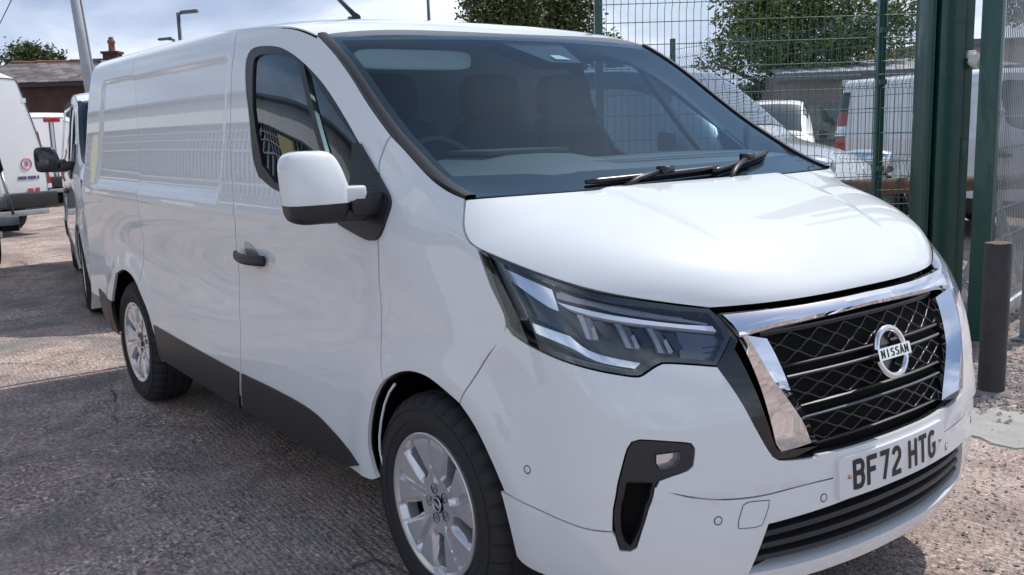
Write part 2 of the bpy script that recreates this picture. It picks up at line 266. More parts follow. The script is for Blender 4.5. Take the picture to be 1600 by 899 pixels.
# ------------------------------------------------------------ panel machinery
def Sx(u, z):
    u = np.asarray(u, float); P = S(np.abs(u), z); P[..., 1] *= np.where(u < 0, -1.0, 1.0); return P
def Nx(u, z, e=1e-3):
    du = Sx(np.asarray(u) + e, z) - Sx(np.asarray(u) - e, z); dz = Sx(u, np.asarray(z) + e) - Sx(u, np.asarray(z) - e)
    n = np.cross(dz, du); return n / (np.linalg.norm(n, axis=-1, keepdims=True) + 1e-12)
def q2u(q):
    a = np.abs(q); u = np.where(a < 1.65, a / 1.65, np.where(a < 4.30, 1 + (a - 1.65) / 2.65, 2 + (a - 4.30) / 1.2)); return np.sign(q) * np.minimum(u, 3)
def u2q(u):
    a = np.abs(u); q = np.where(a < 1, a * 1.65, np.where(a < 2, 1.65 + (a - 1) * 2.65, 4.30 + (a - 2) * 1.2)); return np.sign(u) * q
def densify(P, step=.02, smooth=True):
    P = np.array(P, float); n = len(P); out = []
    def ang(i):
        a = P[i] - P[i - 1]; b = P[(i + 1) % n] - P[i]
        return abs(math.atan2(a[0] * b[1] - a[1] * b[0], a @ b))
    corner = [ang(i) > .62 for i in range(n)]
    for i in range(n):
        p1, p2 = P[i], P[(i + 1) % n]; L = np.linalg.norm(p2 - p1); k = max(1, int(math.ceil(L / step)))
        m1 = (p2 - P[i - 1]) if not corner[i] else (p2 - p1); m2 = (P[(i + 2) % n] - p1) if not corner[(i + 1) % n] else (p2 - p1)
        m1 = m1 / (np.linalg.norm(m1) + 1e-9) * L; m2 = m2 / (np.linalg.norm(m2) + 1e-9) * L
        for j in range(k):
            t = j / k
            if smooth: out.append((2*t**3-3*t*t+1)*p1 + (t**3-2*t*t+t)*m1 + (3*t*t-2*t**3)*p2 + (t**3-t*t)*m2)
            else: out.append(p1 + (p2 - p1) * t)
    return np.array(out)
def area2(P): x, y = P[:, 0], P[:, 1]; return float((x * np.roll(y, -1) - y * np.roll(x, -1)).sum())
def offset(P, d):
    """move a counter-clockwise outline inwards by d"""
    e = np.roll(P, -1, 0) - P; e /= np.linalg.norm(e, axis=1, keepdims=True) + 1e-12
    n = np.stack([-e[:, 1], e[:, 0]], 1); m = n + np.roll(n, 1, 0); m /= np.linalg.norm(m, axis=1, keepdims=True) + 1e-9
    return P + m * d
def inside(pts, P):
    x, y = pts[:, 0:1], pts[:, 1:2]; x1, y1 = P[:, 0], P[:, 1]; x2, y2 = np.roll(x1, -1), np.roll(y1, -1)
    c = (y1 > y) != (y2 > y); xi = (x2 - x1) * (y - y1) / np.where(y2 == y1, 1e-12, y2 - y1) + x1
    return (c & (x < xi)).sum(1) % 2 == 1
def mindist(pts, P):
    A, B = P, np.roll(P, -1, 0); d = B - A; L = (d * d).sum(1) + 1e-12
    t = np.clip(((pts[:, None] - A) * d).sum(2) / L, 0, 1); return np.sqrt((((A + t[..., None] * d) - pts[:, None]) ** 2).sum(2).min(1))
def mirror(poly): return [(-u, z) for u, z in poly][::-1]
def panel(name, poly, mats, parent, off=0.0, gap=.0022, depth=.014, holes=(), h=.03, lip=.008, hdepth=None, hgap=0, step=.02, smooth=True, crown=0.0):
    P = np.array(poly, float); P[:, 0] = u2q(P[:, 0])
    if area2(P) < 0: P = P[::-1]
    P = offset(densify(P, step, smooth), gap); loops = [P]
    for H in holes:
        Q = np.array(H, float); Q[:, 0] = u2q(Q[:, 0])
        if area2(Q) > 0: Q = Q[::-1]
        loops.append(offset(densify(Q, step, smooth), hgap))
    lo, hi = P.min(0), P.max(0)
    gx, gy = np.meshgrid(np.arange(lo[0] + h / 2, hi[0], h), np.arange(lo[1] + h / 2, hi[1], h)); G = np.stack([gx.ravel(), gy.ravel()], 1)
    if len(G):
        k = inside(G, P)
        for H in loops[1:]: k &= ~inside(G, H[::-1])
        G = G[k]
    if len(G):
        k = np.ones(len(G), bool)
        for L in loops: k &= mindist(G, L) > .35 * h
        G = G[k]
    pts = []; edges = []; 
    for L in loops:
        b = len(pts); pts += L.tolist(); edges += [(b + i, b + (i + 1) % len(L)) for i in range(len(L))]
    pts += G.tolist()
    vo, _, fo, _, _, _ = delaunay_2d_cdt([Vector(p) for p in pts], edges, [], 0, 1e-6)
    V = np.array([(v[0], v[1]) for v in vo]); T = np.array([f for f in fo if len(f) == 3])
    ce = V[T].mean(1); k = inside(ce, P)
    for H in loops[1:]: k &= ~inside(ce, H[::-1])
    T = T[k]
    u = q2u(V[:, 0]); n = Nx(u, V[:, 1]); X = Sx(u, V[:, 1]) + n * off
    if crown:
        d = mindist(V, P); X = X + n * (crown * (1 - np.exp(-d / .02)))[:, None]
    verts = X.tolist(); faces = [tuple(t[::-1]) for t in T.tolist()]; fi = [0] * len(faces); norms = [n[i] for f in faces for i in f]
    for li, L in enumerate(loops):
        dp = depth if li == 0 or hdepth is None else hdepth
        if dp == 0: continue
        uu = q2u(L[:, 0]); nn = Nx(uu, L[:, 1]); A = Sx(uu, L[:, 1]) + nn * off; B = A - nn * dp; k = len(L); b = len(verts)
        rings = [A, B]
        if lip and len(mats if isinstance(mats, (list, tuple)) else [mats]) > 1:
            LL = offset(L, -lip); u3 = q2u(LL[:, 0]); rings.append(Sx(u3, LL[:, 1]) + Nx(u3, LL[:, 1]) * (off - dp))
        for r in rings: verts += r.tolist()
        for ri in range(len(rings) - 1):
            for i in range(k):
                j = (i + 1) % k; f = (b + ri * k + i, b + ri * k + j, b + (ri + 1) * k + j, b + (ri + 1) * k + i); faces.append(f); fi.append(ri)
                a_, b_, c_ = (np.array(verts[f[0]]), np.array(verts[f[1]]), np.array(verts[f[3]]))
                fn_ = np.cross(b_ - a_, c_ - a_); fn_ /= np.linalg.norm(fn_) + 1e-12; norms += [fn_] * 4
    return mk(name, verts, faces, mats, parent, True, fi, norms)
PY = pc[:, 0]
def yu(y, z):  # lateral position -> u on the front (y<0 is the driver's side, u>0)
    return -math.copysign(float(np.interp(abs(y) / float(W_(z)), PY, pu)), y)
def F(y, z, off=0):
    u = yu(y, z); return Sx(u, z) + Nx(u, z) * off
def ribbon(path, wdt):
    """flat stroke outline (closed polygon, 2-D) along a polyline"""
    P = np.array(path, float); k = len(P); nrm_ = []
    for i in range(k):
        a = P[i] - P[max(i - 1, 0)] if i else P[1] - P[0]; b = P[min(i + 1, k - 1)] - P[i] if i < k - 1 else P[-1] - P[-2]
        a = a / (np.linalg.norm(a) + 1e-9); b = b / (np.linalg.norm(b) + 1e-9); n = np.array([-a[1] - b[1], a[0] + b[0]]); n /= np.linalg.norm(n) + 1e-9
        c = max(.5, abs(n @ np.array([-a[1], a[0]]))); nrm_.append(n / c)
    n = np.array(nrm_) * wdt / 2; return P + n, P - n
def arc(cx, cy, rx, ry, a0, a1, n=8): return [(cx + rx * math.cos(math.radians(a0 + (a1 - a0) * i / n)), cy + ry * math.sin(math.radians(a0 + (a1 - a0) * i / n))) for i in range(n + 1)]
GLY = {  # strokes in a 1 x 1.58 cell (UK plate proportions 50 x 79)
 'B': [[(.12, 0), (.12, 1.58)], [(.12, 1.47), (.6, 1.47)] + arc(.6, 1.16, .28, .31, 90, -90) + [(.12, .85)], [(.6, .85)] + arc(.6, .48, .28, .37, 90, -90) + [(.12, .11)]],
 'F': [[(.12, 0), (.12, 1.58)], [(.12, 1.47), (.95, 1.47)], [(.12, .82), (.8, .82)]],
 '7': [[(.03, 1.47), (.84, 1.47), (.40, 0)]],
 '2': [arc(.5, 1.12, .37, .35, 170, 0) + [(.85, .95), (.15, .3), (.13, .11), (.97, .11)]],
 'H': [[(.12, 0), (.12, 1.58)], [(.88, 0), (.88, 1.58)], [(.12, .82), (.88, .82)]],
 'T': [[(.0, 1.47), (1.0, 1.47)], [(.5, 0), (.5, 1.47)]],
 'G': [arc(.5, 1.12, .38, .35, 35, 180) + arc(.5, .46, .38, .35, 180, 360) + [(.88, .72), (.55, .72)]],
 'N': [[(.12, 0), (.12, 1.58)], [(.12, 1.5), (.88, .08)], [(.88, 0), (.88, 1.58)]],
 'I': [[(.5, 0), (.5, 1.58)]],
 'S': [arc(.52, 1.16, .36, .31, 30, 180) + arc(.52, 1.16, .36, .31, 180, 270, 4)[1:] + arc(.48, .48, .36, .37, 90, -150, 10)],
 'A': [[(.02, 0), (.5, 1.58), (.98, 0)], [(.2, .5), (.8, .5)]],
}
def letters(name, text, x0, z0, cw, gapw, hgt, mat_, parent, fmap, stroke=.26, thick=.0012, space=.6):
    mb = MB(); x = x0
    for ch in text:
        if ch == ' ': x += cw * space; continue
        for st in GLY[ch]:
            pts = []
            for a, b in zip(st[:-1], st[1:]):
                n = max(1, int(math.hypot(b[0] - a[0], b[1] - a[1]) / .35))
                pts += [(a[0] + (b[0] - a[0]) * i / n, a[1] + (b[1] - a[1]) * i / n) for i in range(n)]
            pts.append(st[-1]); pts = [p for i_, p in enumerate(pts) if i_ == 0 or math.hypot(p[0] - pts[i_ - 1][0], p[1] - pts[i_ - 1][1]) > 1e-4]; A, B = ribbon(pts, stroke)
            v = []; 
            for a, b in zip(A, B):
                for p, o in ((a, thick), (b, thick), (a, 0), (b, 0)): v.append(fmap(x + p[0] * cw, z0 + p[1] / 1.58 * hgt, o))
            f = []
            for i in range(len(A) - 1):
                q = i * 4; f += [(q, q + 1, q + 5, q + 4), (q, q + 4, q + 6, q + 2), (q + 1, q + 3, q + 7, q + 5)]
            mb.add(v, f)
        x += cw + gapw
    return mb.build(name, mat_, parent)

# ------------------------------------------------------------ the van
van = empty('panel_van', 'large white panel van in the foreground with chrome grille and registration plate', 'van')
LIPD = ['paint', 'dark']
UD = [(.6113, 1.8126), (.6368, 1.8368), (.6692, 1.8606), (.7192, 1.874), (.7717, 1.883), (.83, 1.8905), (.9207, 1.902), (1.05, 1.922), (1.2, 1.936), (1.4, 1.944), (1.6, 1.945), (2.0, 1.945), (2.2, 1.945), (2.35, 1.945)]
zd = lambda u: float(np.interp(u, [a for a, b in UD], [b for a, b in UD]))
winpoly = TR['win'] + TR['winbot'][1:] + TR['wintop'][::-1][:-1]
seal_z = offset
cs = [(1.605, 1.944), (1.61, 1.55), (1.63, 1.2), (1.645, 1.1), (1.68, .86)]           # rear quarter seam
ar = TR['archr']
wing_poly = TR['trim'][:6] + TR['doorfront'][1:] + TR['archfw'][1:] + TR['bseam'][1:] + TR['hlside'][1:] + TR['hood'][::-1][1:-1]
door_poly = TR['trim'][5:] + [p for p in UD[1:7]] + TR['doorrear'][1:-1] + [(1.322, .335), (1.15, .335), (1.0, .335)] + TR['archfd'][::-1][:-1] + TR['doorfront'][1:][::-1]
side_poly = TR['doorrear'][1:-1][::-1] + [(.9207, 1.902)] + UD[7:10] + cs + [ar[7]] + ar[8:] + [(1.6313, .335), (1.326, .335)]
rear_poly = [(1.605, 1.944), (2.0, 1.945), (2.35, 1.945), (2.97, 1.945), (2.97, .55), (2.2, .54), (1.95, .53), (1.9255, .4386), (1.87, .36), (1.8484, .3543)] + ar[1:8] + cs[::-1][:-1]
body = {}
for sgn in (1, -1):
    mm = (lambda p: p) if sgn > 0 else mirror
    wing = panel('wing', mm(wing_poly), LIPD, van)
    door = panel('door', mm(door_poly), LIPD, van, h=.022, holes=[mm(winpoly)])
    side = panel('cargo_side', mm(side_poly), LIPD, van, h=.018)
    rearq = panel('rear_quarter', mm(rear_poly), LIPD, van, h=.022)
    # window: rubber seal, glass, divider
    gl = TR['glass'] + [(TR['winbot'][3][0], TR['winbot'][3][1] + .02), (TR['winbot'][2][0], TR['winbot'][2][1] + .025), (TR['winbot'][1][0], TR['winbot'][1][1] + .025)]
    panel('window_seal', mm(winpoly), 'satin', door, off=-.003, gap=.001, depth=.02, holes=[mm(gl)], h=.05, hdepth=.012)
    panel('window_glass', mm(gl), 'sideglass', door, off=-.011, gap=-.004, depth=0, h=.06)
    b0, b1 = TR['bar'][0], TR['bar'][1]
    panel('window_divider', mm([(b0[0], b0[1] + .01), (b1[0], b1[1] - .2), (TR['bar'][2][0], TR['bar'][2][1] - .2), (TR['bar'][3][0], TR['bar'][3][1] + .01)]), 'satin', door, off=.001, gap=0, depth=.016, smooth=False)
    # black lower claddings, split where the door shuts
    sc_ = TR['sillc']; du = TR['doorrear'][-2][0]
    panel('sill_cladding', mm([(du + .003, sc_[2][1])] + sc_[:2][::-1] + [(1.6313, .345), (du + .02, .322)]), 'black', side, off=.006, gap=.001, depth=.02, h=.05)
    panel('sill_cladding', mm(sc_[3:][::-1] + [(du - .006, sc_[2][1] + .001), (du + .011, .322), (1.16, .323), (1.05, .335)]), 'black', door, off=.006, gap=.001, depth=.02, h=.05)
    rc = TR['rclad']
    panel('rear_bumper_cladding', mm([rc[1], (1.90, .56), (1.944, .585), (1.938, .50), (1.927, .43), (1.87, .353), rc[2], (1.8635, .45)]), 'black', rearq, off=.006, gap=.001, depth=.02, h=.05)
    # pale flange inside the front arch
    ln = [(614, 589)]
    lipu = [(p[0] + (.012 if i else .0) * 1, p[1]) for i, p in enumerate(TR['archfd'])]
    mb = MB(); pts = []
    for (a, b) in TR['archfd']:
        q = Sx(sgn * (a - .016), b - .004) - Nx(sgn * a, b) * .022; pts.append(q)
    
    mb.tube(pts, .0045, 6); mb.build('arch_flange', 'paint', wing, True)
    # door handle with its cup
    hu, hz = TR['handle'][2]
    ring = [(hu + .016 * math.cos(t), hz + .045 * math.sin(t)) for t in np.linspace(0, 2 * np.pi, 20, endpoint=False)]
    cup = MB(); 
    H0, H1 = TR['handle'][0], TR['handle'][1]
    A = []
    for t in np.linspace(0, 1, 9):
        u = H0[0] + (H1[0] - H0[0]) * t; z = .998
        A.append(Sx(sgn * u, z) + Nx(sgn * u, z) * (.012 + .030 * math.sin(math.pi * min(1, .12 + t * .8))))
    mb = MB(); n_ = len(A); v = []
    for p in A:
        for k in range(10):
            t = 2 * math.pi * k / 10; v.append((p[0], p[1] + sgn * -.010 * math.cos(t), p[2] + .021 * math.sin(t)))
    f = [(i * 10 + k, i * 10 + (k + 1) % 10, (i + 1) * 10 + (k + 1) % 10, (i + 1) * 10 + k) for i in range(n_ - 1) for k in range(10)] + [tuple(range(10)), tuple((n_ - 1) * 10 + k for k in range(10))]
    mb.add(v, f); hd = mb.build('door_handle', 'black', door, True)
    cu = (H0[0] + H1[0]) / 2; q = []
    mb = MB(); cen = Sx(sgn * cu, 1.0) ; nn = Nx(sgn * cu, 1.0); v = []; f = []
    for i, (rr, dd) in enumerate(((.052, .0012), (.046, .0016), (.03, .0018), (.001, .002))):
        for k in range(24):
            t = 2 * math.pi * k / 24; uu = cu + rr * math.cos(t) / 2.65; zz = 1.005 + rr * math.sin(t); v.append(Sx(sgn * uu, zz) + Nx(sgn * uu, zz) * dd)
    f = [(i * 24 + k, i * 24 + (k + 1) % 24, (i + 1) * 24 + (k + 1) % 24, (i + 1) * 24 + k) for i in range(3) for k in range(24)]
    mb.add(v, f).build('handle_cup', 'silver', door, True)
    body[sgn] = dict(door=door, wing=wing, side=side)

# bumper: upper skin, lower skin with the intake
hlb = TR['hlbot']; pod = TR['pod']; s1, s2 = TR['seam1'], TR['seam2']; fb = TR['archfb']
grl = TR['grl'][:-1] + [(0.02, .6026)]
zseam0 = s2[-1][1]
up = TR['bseam'] + hlb[1:] + grl[1:]
upl = [(0.02, zseam0 - .004)] + s2[::-1] + [pod[i] for i in (14, 15, 16, 17, 18, 19, 20, 0, 1, 2, 3, 4, 5)] + [s1[-1]] + s1[::-1][1:] + [fb[2], fb[1]]
bu_poly = up + mirror(up) + [p for p in mirror(upl)[::1]]
# order: right bseam->centre top, mirrored back out, then along the lower seam from left to right
left_low = [(-u, z) for u, z in upl[::-1]]           # from left arch to centre
bu_poly = up + [(-u, z) for u, z in up[::-1]] + left_low[0:] + upl[0:]
bumper = panel('bumper', bu_poly, LIPD, van, h=.028)
lowr = s1 + [pod[i] for i in (7, 8, 9, 10, 11, 12, 13)] + s2[1:] + [(0.02, zseam0 - .004)]
zb = lambda u: float(np.interp(abs(u), [0, .2, .3, .45, .6], [.262, .262, .272, .29, fb[-1][1] - .01]))
bot = [fb[3], fb[4], fb[5], fb[6]] + [(u, zb(u)) for u in (.55, .5, .4, .3, .2, .1, .02)]
lg_r = [(0.02, TR['lowg'][3][1] + .0)] + TR['lowg'][::-1][1:] + [TR['lowg2'][1]] + [(.2, .311), (.1, .312), (0.02, .313)]
lg_r[0] = (0.02, .474); lg_r[1] = (0.0338, .4735)
lg = lg_r + [(-u, z) for u, z in lg_r[::-1]]
lowr[0] = fb[3]
lo_poly = lowr + [(-u, z) for u, z in lowr[::-1]] + [(-u, z) for u, z in bot[1:]] + bot[::-1][:-1]
lob = panel('bumper_skirt', lo_poly, LIPD, van, holes=[lg], hdepth=.045, h=.028, depth=.03, lip=.004)
panel('intake_back', lg, 'dark', lob, off=-.06, gap=-.015, depth=0, h=.06)
for k in range(4):
    zz = .452 - .034 * k
    for_ = []
    hw = np.interp(zz, [.3137, .4496], [.268, .243])
    us = np.linspace(hw, -hw, 28); v = []; f = []
    for u in us:
        dz = (1 - (u / hw) ** 2) * (.016 - .006 * k)
        n = Nx(u, zz + dz)
        for (o, z) in ((-.048, .014), (-.014, .004), (-.010, -.003), (-.012, -.010), (-.048, -.006)): v.append(Sx(u, zz + dz + z) + n * o)
    for i in range(27):
        for j in range(4): f.append((i * 5 + j, i * 5 + j + 1, (i + 1) * 5 + j + 1, (i + 1) * 5 + j))
    mk('slat', v, f, 'black', lob, False)
for sgn in (1, -1):
    mm = (lambda p: p) if sgn > 0 else mirror
    podo = panel('fog_lamp_surround', mm(pod), 'black', bumper, off=-.002, gap=.0015, depth=.03, holes=[mm(TR['slot']), mm(TR['fog'])], hdepth=.05, h=.03, crown=-.008)
    panel('vent_back', mm(TR['slot']), 'dark', podo, off=-.045, gap=-.003, depth=0, h=.05)
    panel('fog_lamp', mm(TR['fog']), 'reflector', podo, off=-.03, gap=0, depth=0, h=.02)
    panel('fog_lens', mm(TR['fog']), 'clear', podo, off=-.012, gap=0, depth=.004, h=.02)
    if sgn > 0: panel('tow_eye_cover', mm(TR['tow']), ['paint', 'dark'], lob, off=.0006, gap=.001, depth=.0, h=.03)
    tw = np.array(mm(TR['tow'])); tw[:, 0] = u2q(tw[:, 0])
    P = densify(tw, .015); v = []; 
    if sgn > 0: mb = MB(); mb.tube([Sx(q2u(np.array(p[0])), p[1]) + Nx(q2u(np.array(p[0])), p[1]) * .0004 for p in list(P) + [P[0]]], .0014, 4); mb.build('cover_gap', 'inkgrey', lob)
    for (a, b) in TR['sensors']:
        c0 = Sx(sgn * a, b); n = Nx(sgn * a, b); R_ = Vector(n).to_track_quat('Y', 'Z').to_matrix()
        mb = MB().lathe([(.001, .0015), (.0085, .0015), (.009, .0005)], 20, 0); mb.lathe([(.009, .0004), (.0095, .0012), (.0118, .0012), (.012, 0)], 20, 1)
        o = mb.build('parking_sensor', ['paint', 'inkgrey'], bumper, True); 
        o.data.transform(Matrix.Translation(Vector(c0)) @ R_.to_4x4())

# registration plate
pu0 = yu(-.256, .53); plate_poly = [(yu(-.257, .583), .583), (yu(.257, .583), .583), (yu(.260, .472), .472), (yu(-.260, .472), .472)]
def rr(poly, r=.012):
    out = []
    P = np.array(poly); P = P.copy(); P[:, 0] = u2q(P[:, 0]); n = len(P)
    for i in range(n):
        a = P[i - 1] - P[i]; b = P[(i + 1) % n] - P[i]; a /= np.linalg.norm(a); b /= np.linalg.norm(b)
        for t in (0, .25, .5, .75, 1):
            q = P[i] + a * r * (1 - t) ** 2 + b * r * t ** 2; out.append((float(q2u(np.array(q[0]))), q[1]))
    return out
npl = panel('number_plate', rr(plate_poly), ['plate', 'plate'], bumper, off=.012, gap=0, depth=.012, h=.04, smooth=False)
cwid = .050; x0 = -.021
def pmap(s, z, o):   # s runs from the driver's side to the passenger side
    return F(s, z, .0125 + o)
letters('registration', 'BF72 HTG', -.207, .4905, .0435, .0115, .079, 'ink', npl, pmap, stroke=.28, space=.62)
for s in (-.222, .224):
    p = F(s, .529, .012); n = Nx(yu(s, .529), .529); o = MB().lathe([(.0005, .004), (.005, .0035), (.0065, 0)], 14).build('plate_screw', 'screw', npl, True)
    o.data.transform(Matrix.Translation(Vector(p)) @ Vector(n).to_track_quat('Y', 'Z').to_matrix().to_4x4())

# ------------------------------------------------------------ grille
gr_r = [TR['hlright'][2], (TR['hlright'][1][0], TR['hlright'][1][1])] + [hlb[-1]] + grl[1:]
gtop = [(0.02, .990), (.0647, .9885), (.185, .990), (.26, .993)]
gpoly = [(u, z) for u, z in gtop] + gr_r + [(-u, z) for u, z in gr_r[::-1]] + [(-u, z) for u, z in gtop[::-1]]
grille = panel('grille', gpoly, 'dark', van, off=-.045, gap=-.012, depth=0, h=.05)
HW = lambda z: float(np.interp(z, [.615, .635, .742, .82, .851, .926, .95], [.300, .314, .342, .374, .384, .412, .418]))
def stripz(zc_, name, prof, mat_, zbow=0.0):
    hw = HW(zc_); ys = np.linspace(-hw, hw, 30); v = []; f = []; k = len(prof)
    for y in ys:
        zz = zc_ + zbow * (1 - (y / hw) ** 2)
        for (o, z) in prof: v.append(F(y, zz + z, o))
    for i in range(29):
        for j in range(k): f.append((i * k + j, i * k + (j + 1) % k, (i + 1) * k + (j + 1) % k, (i + 1) * k + j))
    return mk(name, v, f, mat_, grille, False)
bars_z = [.933, .846, .815, .736, .703, .628]
for z in bars_z: stripz(z, 'grille_bar', [(-.044, .005), (-.026, .0035), (-.021, .0), (-.026, -.005), (-.044, -.006)], 'black', .006)
for z in bars_z[::2]: stripz(z + .001, 'bar_trim', [(-.022, .0045), (-.0192, .0015), (-.0190, -.0005), (-.024, .0)], 'lampgrey', .006)
for zt, zb_ in ((.926, .852), (.808, .742), (.696, .634)):
    mb = MB(); rows = 3; hr = (zt - zb_) / rows; per = .105
    for r in range(rows):
        zc0 = zt - hr * (r + .5); hw = HW(zc0) + .004; pts = []; nseg = int(2 * hw / (per / 8))
        for i in range(nseg + 1):
            y = -hw + 2 * hw * i / nseg; ph = (y / per + (.5 if r % 2 else 0)) % 1.0; tri = 4 * abs(ph - .5) - 1; tri = max(-.82, min(.82, tri)) / .82
            pts.append(F(y, zc0 + tri * hr * .5 + .006 * (1 - (y / hw) ** 2), -.028))
        mb.tube(pts, .0031, 5)
    o = mb.build('grille_mesh', 'satin', grille, True)
# piano black surround (two sides and the strip under the bonnet)
for sgn in (1, -1):
    mm = (lambda p: p) if sgn > 0 else mirror
    lo_, lr = TR['legout'], TR['legrid']
    sp = [TR['hlright'][2], TR['hlright'][1], hlb[-1]] + grl[1:5] + [(TR['grl'][5][0], TR['grl'][5][1] + .004), TR['legin'][4], lo_[3], lo_[2], lo_[1], lo_[0], (TR['chtop'][0][0], TR['chtop'][0][1])]
    panel('surround', mm(sp), 'gloss', grille, off=-.006, gap=.0005, depth=.03, h=.04, smooth=False)
    # chrome legs: outer facet rises to a ridge, inner facet falls into the grille
    def resample(pts, n):
        P = np.array(pts); d = np.concatenate([[0], np.cumsum(np.hypot(*np.diff(P, axis=0).T))]); t = np.linspace(0, d[-1], n); return np.stack([np.interp(t, d, P[:, 0]), np.interp(t, d, P[:, 1])], 1)
    Lo, Lr, Li = resample([TR['legout'][0], TR['legout'][2], TR['legout'][3]], 14), resample(TR['legrid'], 14), resample([TR['legin'][0], TR['legin'][1], TR['legin'][2]], 10)
    Li = np.concatenate([Li, resample(TR['legin'][3:], 4)]); Li = resample([TR['legin'][0], TR['legin'][1], ((TR['legin'][2][0] + TR['legin'][3][0]) / 2, TR['legin'][2][1]), TR['legin'][4]], 14)
    v = []; f = []
    for i in range(14):
        for (u, z), o in ((Lo[i], -.02), (Lo[i], .000), ((Lo[i] * .5 + Lr[i] * .5), .014), (Lr[i], .022), (Lr[i] * .5 + Li[i] * .5, .006), (Li[i], -.008), (Li[i], -.046)):
            v.append(Sx(sgn * u, z) + Nx(sgn * u, z) * o)
    for i in range(13):
        for j in range(6): f.append((i * 7 + j, i * 7 + j + 1, (i + 1) * 7 + j + 1, (i + 1) * 7 + j))
    f.append(tuple(13 * 7 + j for j in range(7))); f.append(tuple(range(7)))
    o = mk('chrome_leg', v, f, 'chrome', grille); autosmooth(o, 12)
# chrome top band spanning the width
cht = [(u, z) for u, z in TR['chtop'][:2]] + [(0, .984)]; chb = TR['chbot'] + [(0, .951)]
top = np.array([(.2683, .9846), (.20, .983), (.1378, .982), (.06, .983), (0, .984)]); botm = np.array([(.2549, .9261), (.2002, .9387), (.13, .945), (.0603, .949), (0, .951)])
us = np.linspace(1, -1, 41); v = []; f = []
for s in us:
    t = 1 - abs(s); k = t * 4; i = min(3, int(k)); fr = k - i
    a = top[i] * (1 - fr) + top[i + 1] * fr; b = botm[i] * (1 - fr) + botm[i + 1] * fr; g = 1 if s >= 0 else -1
    for w_, o in ((0, -.03), (0, .004), (.12, .012), (.5, .017), (.85, .014), (1, .004), (1.0, -.04)):
        u, z = a * (1 - w_) + b * w_; v.append(Sx(g * u, z) + Nx(g * u, z) * o)
for i in range(40):
    for j in range(6): f.append((i * 7 + j, i * 7 + j + 1, (i + 1) * 7 + j + 1, (i + 1) * 7 + j))
f += [tuple(range(7)), tuple(40 * 7 + j for j in range(7))]
o = mk('chrome_band', v, f, 'chrome', grille); autosmooth(o, 30)
# badge: ring, bar and lettering
bc = Vector(F(0, .826, 0)); bn = Vector(Nx(0.0, .826)); bn = Vector((bn.x, 0, bn.z)).normalized(); bz = Vector((-bn.z, 0, bn.x))
def bmap(y, z, o): return bc + Vector((0, 1, 0)) * y + bz * z + bn * o
badge = MB(); v = []; f = []
for i in range(48):
    t = 2 * math.pi * i / 48
    for j in range(8):
        p = 2 * math.pi * j / 8; r = .0630 + .0095 * math.cos(p); v.append(bmap(r * math.cos(t) * 1.06, r * math.sin(t) * 1.05, .012 + .008 * math.sin(p)))
f = [(i * 8 + j, i * 8 + (j + 1) % 8, ((i + 1) % 48) * 8 + (j + 1) % 8, ((i + 1) % 48) * 8 + j) for i in range(48) for j in range(8)]
bad = mk('badge', v, f, 'chrome', grille, True)
mb = MB(); v = [bmap(y, z, o) for y in (-.077, .077) for z, o in ((-.0185, .004), (-.0165, .024), (.0165, .024), (.0185, .004))]
mb.add(v, [(0, 1, 5, 4), (1, 2, 6, 5), (2, 3, 7, 6), (3, 0, 4, 7), (0, 3, 2, 1), (4, 5, 6, 7)]); bar = mb.build('badge_bar', 'chrome', grille)
lt = letters('badge_lettering', 'NISSAN', -.0655, -.0115, .0165, .0062, .023, 'ink', grille, lambda s, z, o: bmap(s, z, .0242 + o), stroke=.24, thick=.001)
mb = MB(); v = [bc + Vector((0, 1, 0)) * (.05 * math.cos(t)) + bz * (.05 * math.sin(t)) - bn * .008 for t in np.linspace(0, 2 * np.pi, 28, endpoint=False)]
mb.add(v, [tuple(range(28))]).build('badge_back', 'gloss', grille)

